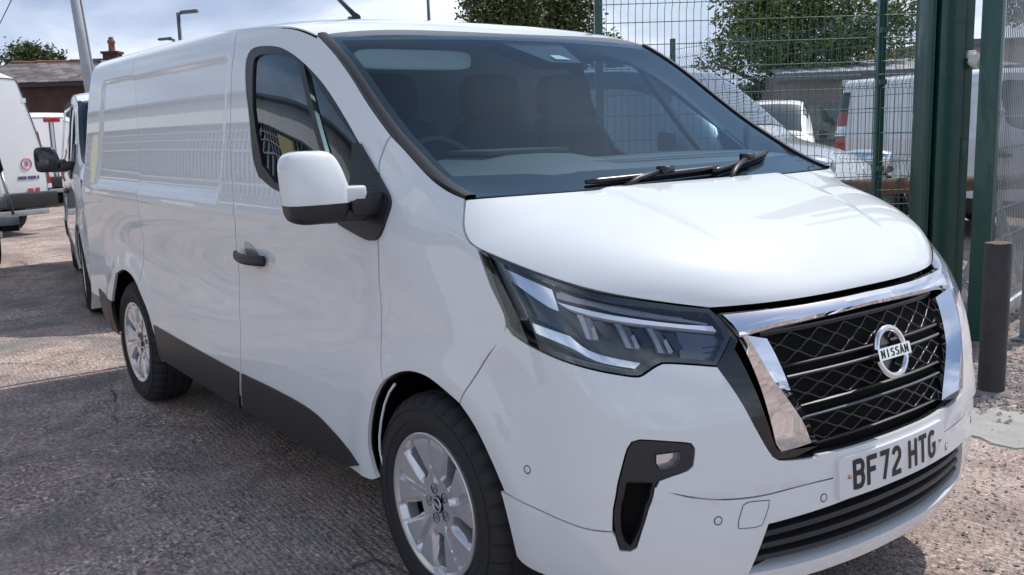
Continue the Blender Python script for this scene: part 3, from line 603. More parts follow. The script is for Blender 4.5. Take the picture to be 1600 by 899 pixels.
# ------------------------------------------------------------ headlights
for sgn in (1, -1):
    mm = (lambda p: p) if sgn > 0 else mirror
    hl = TR['hlside'][::-1][:-1] + hlb + TR['hlright'][1:] + TR['hltop'][::-1][1:-1]
    hl = [TR['hltop'][0]] + hl[1:] if hl[0] != TR['hltop'][0] else hl
    L = panel('headlight', mm(hl), 'gloss', van, off=-.045, gap=-.004, depth=0, h=.04)
    L['label'] = 'slim clear headlight beside the chrome grille'
    panel('headlight_bezel', mm(hl), 'gloss', L, off=-.002, gap=.003, depth=.04, holes=[mm([(p[0], p[1]) for p in [(float(q2u(np.array(a))), b) for a, b in offset(np.array([(u2q(np.array(x)), y) for x, y in (hl if area2(np.array([(float(u2q(np.array(x))), y) for x, y in hl])) > 0 else hl[::-1])]), .014)]])], h=.04, hdepth=.03)
    panel('headlight_cover', mm(hl), 'clear', L, off=0, gap=.003, depth=.003, h=.03)
    panel('reflector', mm(TR['refl']), 'reflector', L, off=-.028, gap=0, depth=.02, h=.015, crown=-.006)
    panel('side_block', mm(TR['sideblk']), 'steel', L, off=-.036, gap=0, depth=.01, h=.03)
    panel('light_guide', mm(TR['drl']), 'whitelens', L, off=-.012, gap=0, depth=.02, h=.012, crown=.004)
    panel('trim_strip', mm(TR['drl2']), 'steel', L, off=-.018, gap=0, depth=.02, h=.012, crown=.003)
    panel('lower_trim', mm(TR['hlchrome']), 'chrome', L, off=-.010, gap=0, depth=.02, h=.014, crown=.004)
    lb = [p for p in hlb[1:9]]; dn = [(a - .004 * 0 , b + .016) for a, b in lb]
    panel('border_strip', mm([(a, b + .004) for a, b in lb] + dn[::-1]), 'bronze', L, off=-.006, gap=.0005, depth=.012, h=.02, crown=.003)
    tp = TR['hltop']; panel('upper_strip', mm([(a, b - .022) for a, b in tp[2:6]] + [(a, b - .034) for a, b in tp[2:6][::-1]]), 'steel', L, off=-.020, gap=0, depth=.02, h=.015, crown=.003)
    panel('lamp_cavity', mm(TR['cavity']), 'dash', L, off=-.042, gap=0, depth=0, h=.03)
    for c_ in ('cell1', 'cell2', 'cell3'):
        panel('lamp_cell', mm(TR[c_]), 'darkchrome', L, off=-.024, gap=.001, depth=.02, h=.008, crown=-.010)
        cc = np.array(TR[c_]).mean(0); q_ = np.array(TR[c_]); lerp = lambda a, b, t: tuple(q_[a] * (1 - t) + q_[b] * t)
        panel('facet', mm([lerp(0, 1, .10), lerp(0, 1, .5), lerp(3, 2, .42), lerp(3, 2, .08)]), 'steel', L, off=-.019, gap=.0005, depth=.01, h=.006, crown=-.006)
        panel('facet', mm([lerp(0, 3, .55) + (0, 0) if False else tuple(np.array(lerp(0, 3, .5)) * .3 + np.array(lerp(1, 2, .5)) * .7), lerp(1, 2, .35), lerp(1, 2, .9), tuple(q_[3] * .35 + q_[2] * .65)]), 'steel', L, off=-.017, gap=.0005, depth=.01, h=.006, crown=.004)
        panel('projector', mm([(cc[0] - .024, cc[1] + .018), (cc[0] - .010, cc[1] + .016), (cc[0] - .016, cc[1] - .026), (cc[0] - .028, cc[1] - .024)]), 'gloss', L, off=-.018, gap=0, depth=.02, h=.008, crown=.006)
    panel('indicator_block', mm(TR['smoke']), 'darkchrome', L, off=-.026, gap=0, depth=.02, h=.012, crown=.003)
    for k in range(4):
        z0 = .918 - .013 * k
        panel('rib', mm([(.306, z0), (.272, z0 + .002), (.272, z0 - .002), (.306, z0 - .004)]), 'gloss', L, off=-.022, gap=0, depth=.01, h=.02)

# ------------------------------------------------------------ bonnet, windscreen, roof
def curve3(pts, n):
    P = np.array(pts); d = np.concatenate([[0], np.cumsum(np.linalg.norm(np.diff(P, axis=0), axis=1))]); d /= d[-1]
    return lambda s: np.stack([np.interp(s, d, P[:, k]) for k in range(3)], -1)
edge_uz = TR['hood'][:-1] + TR['hltop']
eP = np.array([Sx(u, z) + Nx(u, z) * .001 for u, z in edge_uz]); eP = bspl(eP, 80)
# keep the ends exact and draw the edge parameter so that sections run nearly straight across
eD = np.concatenate([[0], np.cumsum(np.linalg.norm(np.diff(eP, axis=0), axis=1))]); eD /= eD[-1]
cen = bspl([(.235, 0, 1.279), (.33, 0, 1.262), (.46, 0, 1.225), (.60, 0, 1.168), (.72, 0, 1.105), (.79, 0, 1.050), (.822, 0, 1.018), (.8255, 0, .9975)], 80)
cD = np.concatenate([[0], np.cumsum(np.linalg.norm(np.diff(cen, axis=0), axis=1))]); cD /= cD[-1]
def sstep(x, a, b): t = np.clip((x - a) / (b - a), 0, 1); return t * t * (3 - 2 * t)
def Bon(s, t):
    s = np.asarray(s, float); t = np.asarray(t, float); a = np.abs(t)
    e = np.stack([np.interp(s, eD, eP[:, k]) for k in range(3)], -1); m = np.stack([np.interp(s, cD, cen[:, k]) for k in range(3)], -1)
    ye = -e[..., 1]
    hx = .15 * a ** 2 + .85 * a ** 3.2
    hz = np.where(m[..., 2] > e[..., 2], .27 * a ** 2 + .73 * a ** 8.5, a ** 2)
    x = m[..., 0] + (e[..., 0] - m[..., 0]) * hx; z = m[..., 2] + (e[..., 2] - m[..., 2]) * hz; y = ye * t
    # raised centre between two creases
    ridge = (1 - sstep(np.abs(y), .40 - .10 * s, .445 - .10 * s)) * (1 - sstep(s, .50, .85)) * .008
    return np.stack([x, y, z + ridge], -1)
def gridsurf(fn_, ns, nt_, name, mats, parent, t0=-1, t1=1, s0=0, s1=1, flange=.02, tpow=1.0):
    ss = np.linspace(s0, s1, ns); tt = np.linspace(-1, 1, nt_); tt = np.sign(tt) * np.abs(tt) ** tpow; tt = t0 + (tt + 1) / 2 * (t1 - t0)
    A, B = np.meshgrid(ss, tt, indexing='ij'); P = fn_(A, B); e = 1e-3
    n = np.cross(fn_(A, B + e) - fn_(A, B - e), fn_(np.clip(A + e, 0, 1), B) - fn_(np.clip(A - e, 0, 1), B)); n /= np.linalg.norm(n, axis=-1, keepdims=True) + 1e-12
    if n[ns // 2, nt_ // 2, 2] < 0: n = -n
    V = P.reshape(-1, 3); NN = n.reshape(-1, 3); f = []; nr = []
    for i in range(ns - 1):
        for j in range(nt_ - 1):
            q = (i * nt_ + j, i * nt_ + j + 1, (i + 1) * nt_ + j + 1, (i + 1) * nt_ + j)
            if np.cross(V[q[1]] - V[q[0]], V[q[3]] - V[q[0]]) @ NN[q[0]] < 0: q = q[::-1]
            f.append(q); nr += [NN[k] for k in q]
    verts = V.tolist()
    if flange:
        ring = [j for j in range(nt_)] + [i * nt_ + nt_ - 1 for i in range(1, ns)] + [(ns - 1) * nt_ + j for j in range(nt_ - 2, -1, -1)] + [i * nt_ for i in range(ns - 2, 0, -1)]
        b = len(verts); verts += [V[k] for k in ring]; verts += [V[k] - NN[k] * flange for k in ring]; k = len(ring)
        for i in range(k):
            q = (b + i, b + (i + 1) % k, b + k + (i + 1) % k, b + k + i); f.append(q)
            a_, b_, c_ = (np.array(verts[q[0]]), np.array(verts[q[1]]), np.array(verts[q[3]])); fn2 = np.cross(b_ - a_, c_ - a_); fn2 /= np.linalg.norm(fn2) + 1e-12; nr += [fn2] * 4
    return mk(name, verts, f, mats, parent, True, None, nr)
bonnet = gridsurf(Bon, 60, 71, 'bonnet', 'paint', van, t0=-.997, t1=.997, s0=.004, s1=.996, tpow=.8)
# windscreen
tw = np.array([Sx(u, z) for u, z in TR['trim']]); tw = bspl(tw, 60); tD = np.concatenate([[0], np.cumsum(np.linalg.norm(np.diff(tw, axis=0), axis=1))]); tD /= tD[-1]
def TrimE(s): return np.stack([np.interp(s, tD, tw[:, k]) for k in range(3)], -1)
def Wsc(s, t):
    s = np.asarray(s, float); t = np.asarray(t, float); e = TrimE(np.clip(s, 0, 1)); ye = -e[..., 1]
    bul = .095 + .09 * np.sin(np.pi * np.clip(s, 0, 1)) ** 1 * .6 + .02 * s
    x = e[..., 0] + bul * (1 - np.abs(t) ** 2.0); z = e[..., 2] + .004 + .012 * s * (1 - t ** 2) + np.minimum(s, 0) * .3
    return np.stack([x, ye * t, z], -1)
def Wn(s, t, e=1e-3):
    n = np.cross(Wsc(s, t + e) - Wsc(s, t - e), Wsc(s + e, t) - Wsc(s - e, t)); n = n / np.linalg.norm(n); return n if n[0] > 0 else -n
screen = gridsurf(Wsc, 30, 41, 'windscreen', 'glass', van, t0=-.965, t1=.965, s0=.0, s1=.985, flange=0)
# black printed border inside the glass
def strip_ws(s_pairs, name, mat_, off):
    v = []; f = []
    for (s, t), (s2_, t2) in s_pairs: v.append(Wsc(s, t) + Wn(s, t) * off); v.append(Wsc(s2_, t2) + Wn(s2_, t2) * off)
    for i in range(len(s_pairs) - 1): f.append((2 * i, 2 * i + 1, 2 * i + 3, 2 * i + 2))
    return mk(name, v, f, mat_, screen, True)
strip_ws([((.001, t), (.135 + .02 * t * t, t)) for t in np.linspace(-.96, .96, 40)], 'border_print', 'satin', -.004)
strip_ws([((.955, t), (.984, t)) for t in np.linspace(-.96, .96, 40)], 'border_print', 'satin', -.004)
for g in (1, -1): strip_ws([((s, g * .965), (s, g * .925)) for s in np.linspace(.01, .98, 30)], 'border_print', 'satin', -.004)
for g in (1, -1):
    v = []; f = []
    for s in np.linspace(.0, 1, 40):
        e = Wsc(s, g * .999); i_ = Wsc(s, g * .962); ns_ = np.array([0, -g, 0]); nw = Wn(s, -0 if g > 0 else 0)
        nw = Wn(s, g * .9)
        for p in (e - nw * .012, e + nw * .006, e * .5 + i_ * .5 + nw * .009, i_ + nw * .007, i_ - nw * .004): v.append(p)
    for i in range(39):
        for j in range(4): f.append((i * 5 + j, i * 5 + j + 1, (i + 1) * 5 + j + 1, (i + 1) * 5 + j))
    o = mk('windscreen_trim', v, f, 'satin', screen); autosmooth(o, 40)
# cowl below the glass
v = []; f = []
for t in np.linspace(-.97, .97, 40):
    p = Wsc(0.03, t); b_ = Bon(0.0, t * .98); b_ = Bon(0.0, t * .93); v += [p - np.array([0.01, 0, .006]), p * .5 + b_ * .5 + np.array([0, 0, -.03]), b_ + np.array([.0, 0, -.05])]
for i in range(39):
    for j in range(2): f.append((i * 3 + j, i * 3 + j + 1, (i + 1) * 3 + j + 1, (i + 1) * 3 + j))
mk('cowl', v, f, 'black', van, True)
# roof
RD = np.array([Sx(a, b) for a, b in UD]); RDs = np.linspace(0, 1, len(UD))
rdp = bspl(RD, 90)
rsd = np.concatenate([[0], np.cumsum(np.linalg.norm(np.diff(rdp, axis=0), axis=1))]); rsd /= rsd[-1]
rcx = np.array([-4.2, -3.2, -2.6, -2.1, -1.7, -1.45, -1.25, -1.05, -.9, -.78, -.70]); rcz = np.array([1.972, 1.985, 1.988, 1.982, 1.970, 1.956, 1.938, 1.909, 1.880, 1.850, 1.828])
rc_ = fn(list(zip(rcx, rcz)))
def Roof(s, t):
    s = np.asarray(s, float); t = np.asarray(t, float); e = np.stack([np.interp(s, rsd, rdp[:, k]) for k in range(3)], -1); a = np.abs(t)
    x = e[..., 0] + .115 * (1 - a ** 2) * (1 - np.clip(s / .5, 0, 1)) ** 2
    zc_ = rc_(x); z = e[..., 2] + (zc_ - e[..., 2]) * (1 - a ** 3.0)
    return np.stack([x, -e[..., 1] * t, z], -1)
gridsurf(Roof, 90, 61, 'roof', 'paint', van, t0=-.995, t1=.995, s0=.0, s1=1, tpow=.75, flange=.02)
# dark channel along the roof joints, thickened rearwards to stop light leaking through
for g in (1, -1):
    mb = MB(); mb.tube([Roof(s, g * .998) - np.array([0, 0, .008 if s < .5 else .020]) for s in np.linspace(0.0, 1, 60)], [.006 if s < .5 else .018 for s in np.linspace(0.0, 1, 60)], 6); mb.build('roof_channel', 'dark', van)
# rear doors' closing face
mk('rear_door', [(-4.093, -.93, .4), (-4.093, .93, .4), (-4.08, .72, 1.96), (-4.08, -.72, 1.96)], [(0, 1, 2, 3)], 'paint', van)

# ------------------------------------------------------------ wing mirrors
def superq(c_, r, e1=.35, e2=.35, nu=40, nv=24):
    v = []; sg = lambda x, p: math.copysign(abs(x) ** p, x)
    for i in range(nv + 1):
        b = -math.pi / 2 + math.pi * i / nv
        for j in range(nu):
            a = 2 * math.pi * j / nu; v.append((c_[0] + r[0] * sg(math.cos(b), e1) * sg(math.cos(a), e2), c_[1] + r[1] * sg(math.cos(b), e1) * sg(math.sin(a), e2), c_[2] + r[2] * sg(math.sin(b), e1)))
    f = [(i * nu + j, i * nu + (j + 1) % nu, (i + 1) * nu + (j + 1) % nu, (i + 1) * nu + j) for i in range(nv) for j in range(nu)]
    return v, f
def wing_mirror(sgn, fold):
    g = sgn
    sail = panel('mirror_sail', TR['sail'] if g > 0 else mirror(TR['sail']), 'black', body[g]['door'], off=.012, gap=0, depth=.02, h=.04, crown=.006)
    c0 = (0, 0, 0); v, f = superq(c0, (.060, .100, .110), .42, .38)
    V = np.array(v); 
    # crown narrows towards the top inboard corner; face swept back
    V[:, 0] -= .30 * (np.abs(V[:, 1] + .02)) * (V[:, 0] > 0) * .5
    k = sstep(V[:, 2], -.02, .11); V[:, 1] -= .028 * k * (V[:, 1] > 0) ; V[:, 0] -= .018 * k
    fw = [q for q in f if V[list(q), 2].mean() > -.045]; fk = [q for q in f if V[list(q), 2].mean() <= -.045]
    Vb = V * np.array([.97, .975, .97])
    h = mk('wing_mirror', V.tolist(), fw, 'paint', van, True); lowc = mk('mirror_base', Vb.tolist(), fk, 'black', h, True)
    mg = MB().box((-.058, 0, .012), (.006, .150, .140)); mgo = mg.build('mirror_glass', 'chrome', h)
    arm = MB().box((0.0, .15, -.055), (.075, .11, .075)); arm.box((-.005, .085, -.088), (.07, .15, .04)); ao = arm.build('mirror_arm', 'black', h); bevel(ao, .014, 2)
    cap_ = MB().box((.002, .100, -.022), (.072, .095, .046)); cp = cap_.build('mirror_foot', 'paint', h); bevel(cp, .009, 3)
    if g > 0: T = Matrix.Translation((-.262, -1.128, 1.312)) @ Matrix.Rotation(math.radians(-4), 4, 'Z')
    else:
        T = Matrix.Translation((-.50 if fold else -.262, 1.05 if fold else 1.105, 1.312)) @ Matrix.Rotation(math.radians(60 if fold else 4), 4, 'Z') @ Matrix.Scale(-1, 4, (0, 1, 0))
    for o in (h, lowc, mgo, ao, cp):
        o.data.transform(T)
        if g < 0: o.data.flip_normals()
    return h
mir_r = wing_mirror(1, False); mir_l = wing_mirror(-1, True)

# ------------------------------------------------------------ wheels
def wheel_meshes():
    n = 144
    prof = [(.222, .012), (.232, .004), (.245, -.004), (.27, -.010), (.292, -.009), (.312, -.003), (.328, .008), (.338, .020), (.3435, .036), (.345, .050), (.338, .054), (.338, .062), (.345, .066), (.3455, .098), (.338, .102), (.338, .112), (.3455, .116), (.345, .150), (.338, .154), (.338, .162), (.345, .166), (.34, .195), (.325, .212), (.29, .222), (.23, .21)]
    def rf(i, j, r):
        if i in (6, 7, 8, 9) and (j % 4 == 0): return r - .012
        if i in (12, 13, 16, 17) and ((j + i) % 4 == 0): return r - .005
        return r
    mb = MB().lathe(prof, n, 0, rfun=rf)
    mb.lathe([(.262, -.0095), (.264, -.0115), (.268, -.0117), (.270, -.0102)], 72, 0); mb.lathe([(.298, -.0088), (.300, -.0105), (.304, -.0100), (.306, -.0078)], 72, 0)
    ty = autosmooth(mb.build('tyre', 'rubber', None), 22)
    # rim face: polar height field with ten openings
    NT, NR = 300, 26; rs = np.linspace(.028, .2215, NR); bm = bmesh.new(); vs = []
    sec = 2 * math.pi / 5
    def prm(r, th):
        a = (th % sec) - sec / 2                       # 0 at the middle of a double spoke
        a -= (r - .1) * .35                            # slight swirl
        dc = abs(a) * r; de = (sec / 2 - abs(a)) * r   # metres from the spoke middle / from the gap middle
        return a, dc, de
    def hgt(r, th):
        a, dc, de = prm(r, th)
        base = np.interp(r, [.028, .05, .075, .12, .19, .208, .2145, .2215], [.022, .0215, .019, .010, .005, .006, .0, -.002])
        if .070 < r < .204: base += .018 * (1 - sstep(np.array(dc), .0095, .0125)) * sstep(np.array(r), .070, .082) * (1 - sstep(np.array(r), .196, .204))
        if .085 < r < .208: base += .016 * (1 - sstep(np.array(de), .020, .034 + .05 * (r - .085))) * sstep(np.array(r), .085, .11)
        return float(base)
    for i in range(NR):
        vs.append([bm.verts.new((rs[i] * math.cos(2 * math.pi * j / NT), hgt(rs[i], 2 * math.pi * j / NT), rs[i] * math.sin(2 * math.pi * j / NT))) for j in range(NT)])
    for i in range(NR - 1):
        for j in range(NT):
            r = (rs[i] + rs[i + 1]) / 2; th = 2 * math.pi * (j + .5) / NT; a, dc, de = prm(r, th)
            big = .092 < r < .200 and de < .0135 + .150 * (r - .092) - max(0, (r - .185)) * .6
            if big: continue
            bm.faces.new((vs[i][j], vs[i + 1][j], vs[i + 1][(j + 1) % NT], vs[i][(j + 1) % NT]))
    be = [e for e in bm.edges if len(e.link_faces) == 1 and max((v.co.xz.length for v in e.verts)) < .2205]
    r = bmesh.ops.extrude_edge_only(bm, edges=be); 
    for v in [g for g in r['geom'] if isinstance(g, bmesh.types.BMVert)]: v.co.y += .035
    me = bpy.data.meshes.new('rim'); bm.normal_update(); bm.to_mesh(me); bm.free(); me.materials.append(M['alloy']); rim = bpy.data.objects.new('rim', me); COL.objects.link(rim); autosmooth(rim, 30)
    mb = MB().lathe([(.2205, -.002), (.225, -.004), (.228, .0), (.226, .010)], 72, 0); mb.lathe([(.219, .005), (.205, .03), (.198, .09), (.195, .19)], 60, 1)
    lip_ = mb.build('rim_lip', ['alloy', 'satin'], None, True)
    mb = MB().lathe([(.001, .016), (.020, .0155), (.0265, .017), (.028, .024)], 28, 0); mb.lathe([(.0195, .0152), (.0205, .0135), (.0235, .0135), (.0245, .0155)], 28, 1)
    mb.box((0, .0145, 0), (.044, .003, .010), 1); cap_ = mb.build('hub_cap', ['gloss', 'alloy'], None); autosmooth(cap_, 30)
    nuts = []
    for k in range(5):
        t = sec * (k + .5) + .3; c0 = (.0485 * math.cos(t), .0, .0485 * math.sin(t))
        mb = MB().lathe([(.0155, .0185), (.0125, .024), (.001, .03)], 16, 0, c=c0); mb.lathe([(.001, .0195), (.0062, .0195), (.0072, .028)], 6, 1, c=c0)
        nuts.append(mb.build('wheel_nut', ['dark', 'steel'], None))
    mb = MB().lathe([(.06, .085), (.148, .085), (.15, .09), (.15, .11), (.06, .11)], 48, 0); mb.lathe([(.001, .06), (.06, .065), (.065, .12)], 30, 1); mb.box((-.11, .08, .05), (.07, .06, .13), 1)
    disc = mb.build('brake_disc', ['darkchrome', 'dark'], None)
    return [(ty, None), (rim, None), (lip_, 1), (cap_, 1), (disc, 1)] + [(n_, 1) for n_ in nuts]
WP = wheel_meshes()
def put_wheel(parent, loc, rz, first=False, spin=0.0):
    T = Matrix.Translation(loc) @ Matrix.Rotation(rz, 4, 'Z') @ Matrix.Rotation(spin, 4, 'Y')
    objs = []
    for o, lvl in WP: objs.append(o if first else o.copy())
    if not first:
        for o in objs: COL.objects.link(o)
    ty, rim = objs[0], objs[1]; ty.parent = parent; ty.matrix_basis = T
    ty.name = 'wheel'
    rim.parent = ty; rim.matrix_basis = Matrix.Identity(4)
    for o in objs[2:]: o.parent = ty; o.matrix_basis = Matrix.Identity(4)
    return ty
put_wheel(van, (0, -.937, .345), 0, True, .25)
put_wheel(van, (-3.098, -.930, .345), 0, False, 1.1)
put_wheel(van, (0, .937, .345), math.pi, False, .6)
put_wheel(van, (-3.098, .930, .345), math.pi, False, .2)
# wheel housings and underbody
for cx in (.03, -3.06):
    for g in (1, -1):
        mb = MB(); v = []; f = []
        for i in range(25):
            t = math.pi * (-.15 + 1.3 * i / 24); r = .435
            px_, pz_ = cx + r * math.cos(t), max(.34, .36 + r * math.sin(t)); ug = np.linspace(0, 2, 400); Pg = S(ug, np.full(400, pz_)); yo = float(np.interp(-px_, -Pg[:, 0], -Pg[:, 1])) - .03
            for y in (yo, .60): v.append((px_, -g * y, pz_))
        f = [(2 * i, 2 * i + 1, 2 * i + 3, 2 * i + 2) for i in range(24)]; v.append((cx, -g * .60, .30)); f += [(2 * i + 1, 50, 2 * i + 3) for i in range(24)]
        mb.add(v, f).build('wheel_housing', 'dark', van)
mb = MB().box((-1.80, 0, .34), (3.9, 1.66, .06)); mb.box((.70, 0, .30), (.3, 1.0, .05)); mb.box((-1.5, 0, .27), (4.4, .5, .08)); mb.build('underbody', 'dark', van)

# ------------------------------------------------------------ wipers, aerial
def wiper(p_heel, p_tip, arm_from, name='wiper'):
    A = [np.array(p_heel) * (1 - t) + np.array(p_tip) * t for t in np.linspace(0, 1, 14)]
    P = [Wsc(s, t) + Wn(s, t) * .022 for s, t in A]; Q = [Wsc(s, t) + Wn(s, t) * .006 for s, t in A]
    w_ = MB().tube(P, [.007] + [.0105] * 12 + [.007], 6); o = w_.build(name, 'satin', van, True)
    w2 = MB().tube(Q, .005, 5); w2.build('wiper_rubber', 'dark', o)
    k = len(P) // 2; a = Wsc(*arm_from) + Wn(*arm_from) * .03
    mid = P[k] + Wn(*A[k]) * .016
    arm = MB().tube([a, a * .6 + mid * .4 + np.array([0, 0, .012]), mid], [.012, .009, .0085], 6); arm.box(mid, (.03, .06, .022), rz=.2); ar_ = arm.build('wiper_arm', 'black', o, True)
    return o
wiper((.004, -.54), (.045, .17), (-.03, -.42))
wiper((.018, .10), (.140, .64), (-.03, .14))
an = Vector(Roof(np.array(.335), np.array(-.13))) + Vector((0, 0, .004))
mb = MB(); v = []; f = []
prof = [(.11, 0, .030), (.06, .018, .026), (0, .040, .020), (-.05, .045, .018), (-.075, .02, .022), (-.085, 0, .024)]
for x, z, w_ in prof: v += [(x, -w_, 0), (x, -w_ * .5, z), (x, w_ * .5, z), (x, w_, 0)]
for i in range(5):
    for j in range(3): f.append((i * 4 + j, i * 4 + j + 1, (i + 1) * 4 + j + 1, (i + 1) * 4 + j))
mb.add(v, f); mb.tube([(.03, 0, .03), (-.05, 0, .075), (-.42, 0, .30)], [.016, .012, .007], 8)
ae = mb.build('aerial', 'satin', van, True); ae.location = an

# ------------------------------------------------------------ cab interior
mb = MB(); v = []; f = []
dp = [(.13, 1.30), (.06, 1.335), (-.10, 1.352), (-.36, 1.352), (-.43, 1.325), (-.46, 1.22), (-.44, .95)]
for y in np.linspace(-.80, .80, 22):
    hump = .032 * math.exp(-((y + .40) / .22) ** 4)
    for i, (x, z) in enumerate(dp): v.append((x - .10 * (abs(y) / .8) ** 3, y, z + hump * (.2 if i < 2 else 1 if i < 4 else .6)))
k = len(dp)
f = [(i * k + j, i * k + j + 1, (i + 1) * k + j + 1, (i + 1) * k + j) for i in range(21) for j in range(k - 1)]
dash = mk('dashboard', v, f, ['dashtop', 'dash'], van, True, [0 if j < 3 else 1 for i in range(21) for j in range(k - 1)])
MB().box((-.28, -.40, 1.392), (.25, .34, .012)).build('storage_lid', 'dash', dash)
MB().box((-.02, .10, 1.353), (.016, .95, .008)).build('dash_reflection_strip', 'lining', dash)  # pale strip standing in for the reflection along the dash edge
st = MB(); v = []; 
for i in range(40):
    t = 2 * math.pi * i / 40; v.append((0 + .02 * math.cos(t), .19 * math.sin(t), .19 * math.cos(t)))
st.tube(v + [v[0], v[1]], .016, 8, caps=False); st.box((0.02, 0, 0), (.05, .14, .10)); st.box((.01, 0, 0), (.02, .34, .03)); st.tube([(.03, 0, -.02), (.28, 0, -.10)], .035, 8)
o = st.build('steering_wheel', 'dash', van, True); o.location = (-.70, -.40, 1.25); o.rotation_euler = (0, math.radians(-20), 0)
def seat(y, w_):
    mb = MB(); v, f = superq((-1.05, y, 1.16), (.085, w_, .36), .5, .35, 28, 16); mb.add(v, f); v, f = superq((-.80, y, .80), (.27, w_, .09), .4, .35, 28, 12); mb.add(v, f)
    s = mb.build('seat', 'seat', van, True)
    v, f = superq((-1.07, y, 1.60), (.055, .14, .10), .5, .45, 24, 12); mk('headrest', v, f, 'seat', s, True); return s
seat(-.42, .26); seat(.10, .22); s3 = seat(.52, .22)
mk('bulkhead', [(-1.36, -.86, .5), (-1.36, .86, .5), (-1.36, .80, 1.86), (-1.36, -.80, 1.86)], [(0, 1, 2, 3)], 'bulk', van)
MB().box((-1.345, .34, 1.40), (.004, .24, .03)).build('seat_card', 'visor', van)
v = []; f = []
for s in np.linspace(.03, .40, 10):
    for t in np.linspace(-.94, .94, 14): v.append(Roof(np.array(s), np.array(t)) - np.array([.03, 0, .045]))
f = [(i * 14 + j, i * 14 + j + 1, (i + 1) * 14 + j + 1, (i + 1) * 14 + j) for i in range(9) for j in range(13)]
mk('headlining', v, f, 'lining', van, True)
for y0, y1 in ((-.68, -.16),):
    v, f = superq((-.83, (y0 + y1) / 2, 1.735), (.014, (y1 - y0) / 2, .038), .4, .3, 24, 10); o = mk('sun_visor', v, f, 'visor', van, True)
mb = MB(); v = [Wsc(s, t) - Wn(s, t) * .012 for s, t in ((.96, -.16), (.96, .22), (.80, .17), (.80, -.02))]; v += [p - np.array([.09, 0, .02]) for p in v]
mb.add(v, [(0, 1, 2, 3), (4, 7, 6, 5), (0, 4, 5, 1), (1, 5, 6, 2), (2, 6, 7, 3), (3, 7, 4, 0)]); hs = mb.build('sensor_housing', 'satin', van)
v = [Wsc(s, t) - Wn(s, t) * .010 for s, t in ((.85, .025), (.85, .085), (.82, .125), (.82, .03))]; mk('sensor_window', v, [(0, 1, 2, 3)], 'visor', hs)
mk('cab_floor', [(.1, -.85, .5), (.1, .85, .5), (-1.36, .85, .5), (-1.36, -.85, .5)], [(0, 1, 2, 3)], 'dash', van)
MB().box((-2.70, 0, 1.16), (2.64, 1.56, 1.42)).build('load_bay_blocker', 'dark', van)  # unseen dark box added to block sunlight leaking through the body gaps
# bodywork behind the lamps and wings keeps light out of the engine bay
mb = MB().box((.30, 0, .75), (.55, 1.25, .5)); mb.box((.02, 0, .8), (.04, 1.4, .6)); mb.build('engine_bay', 'dark', van)
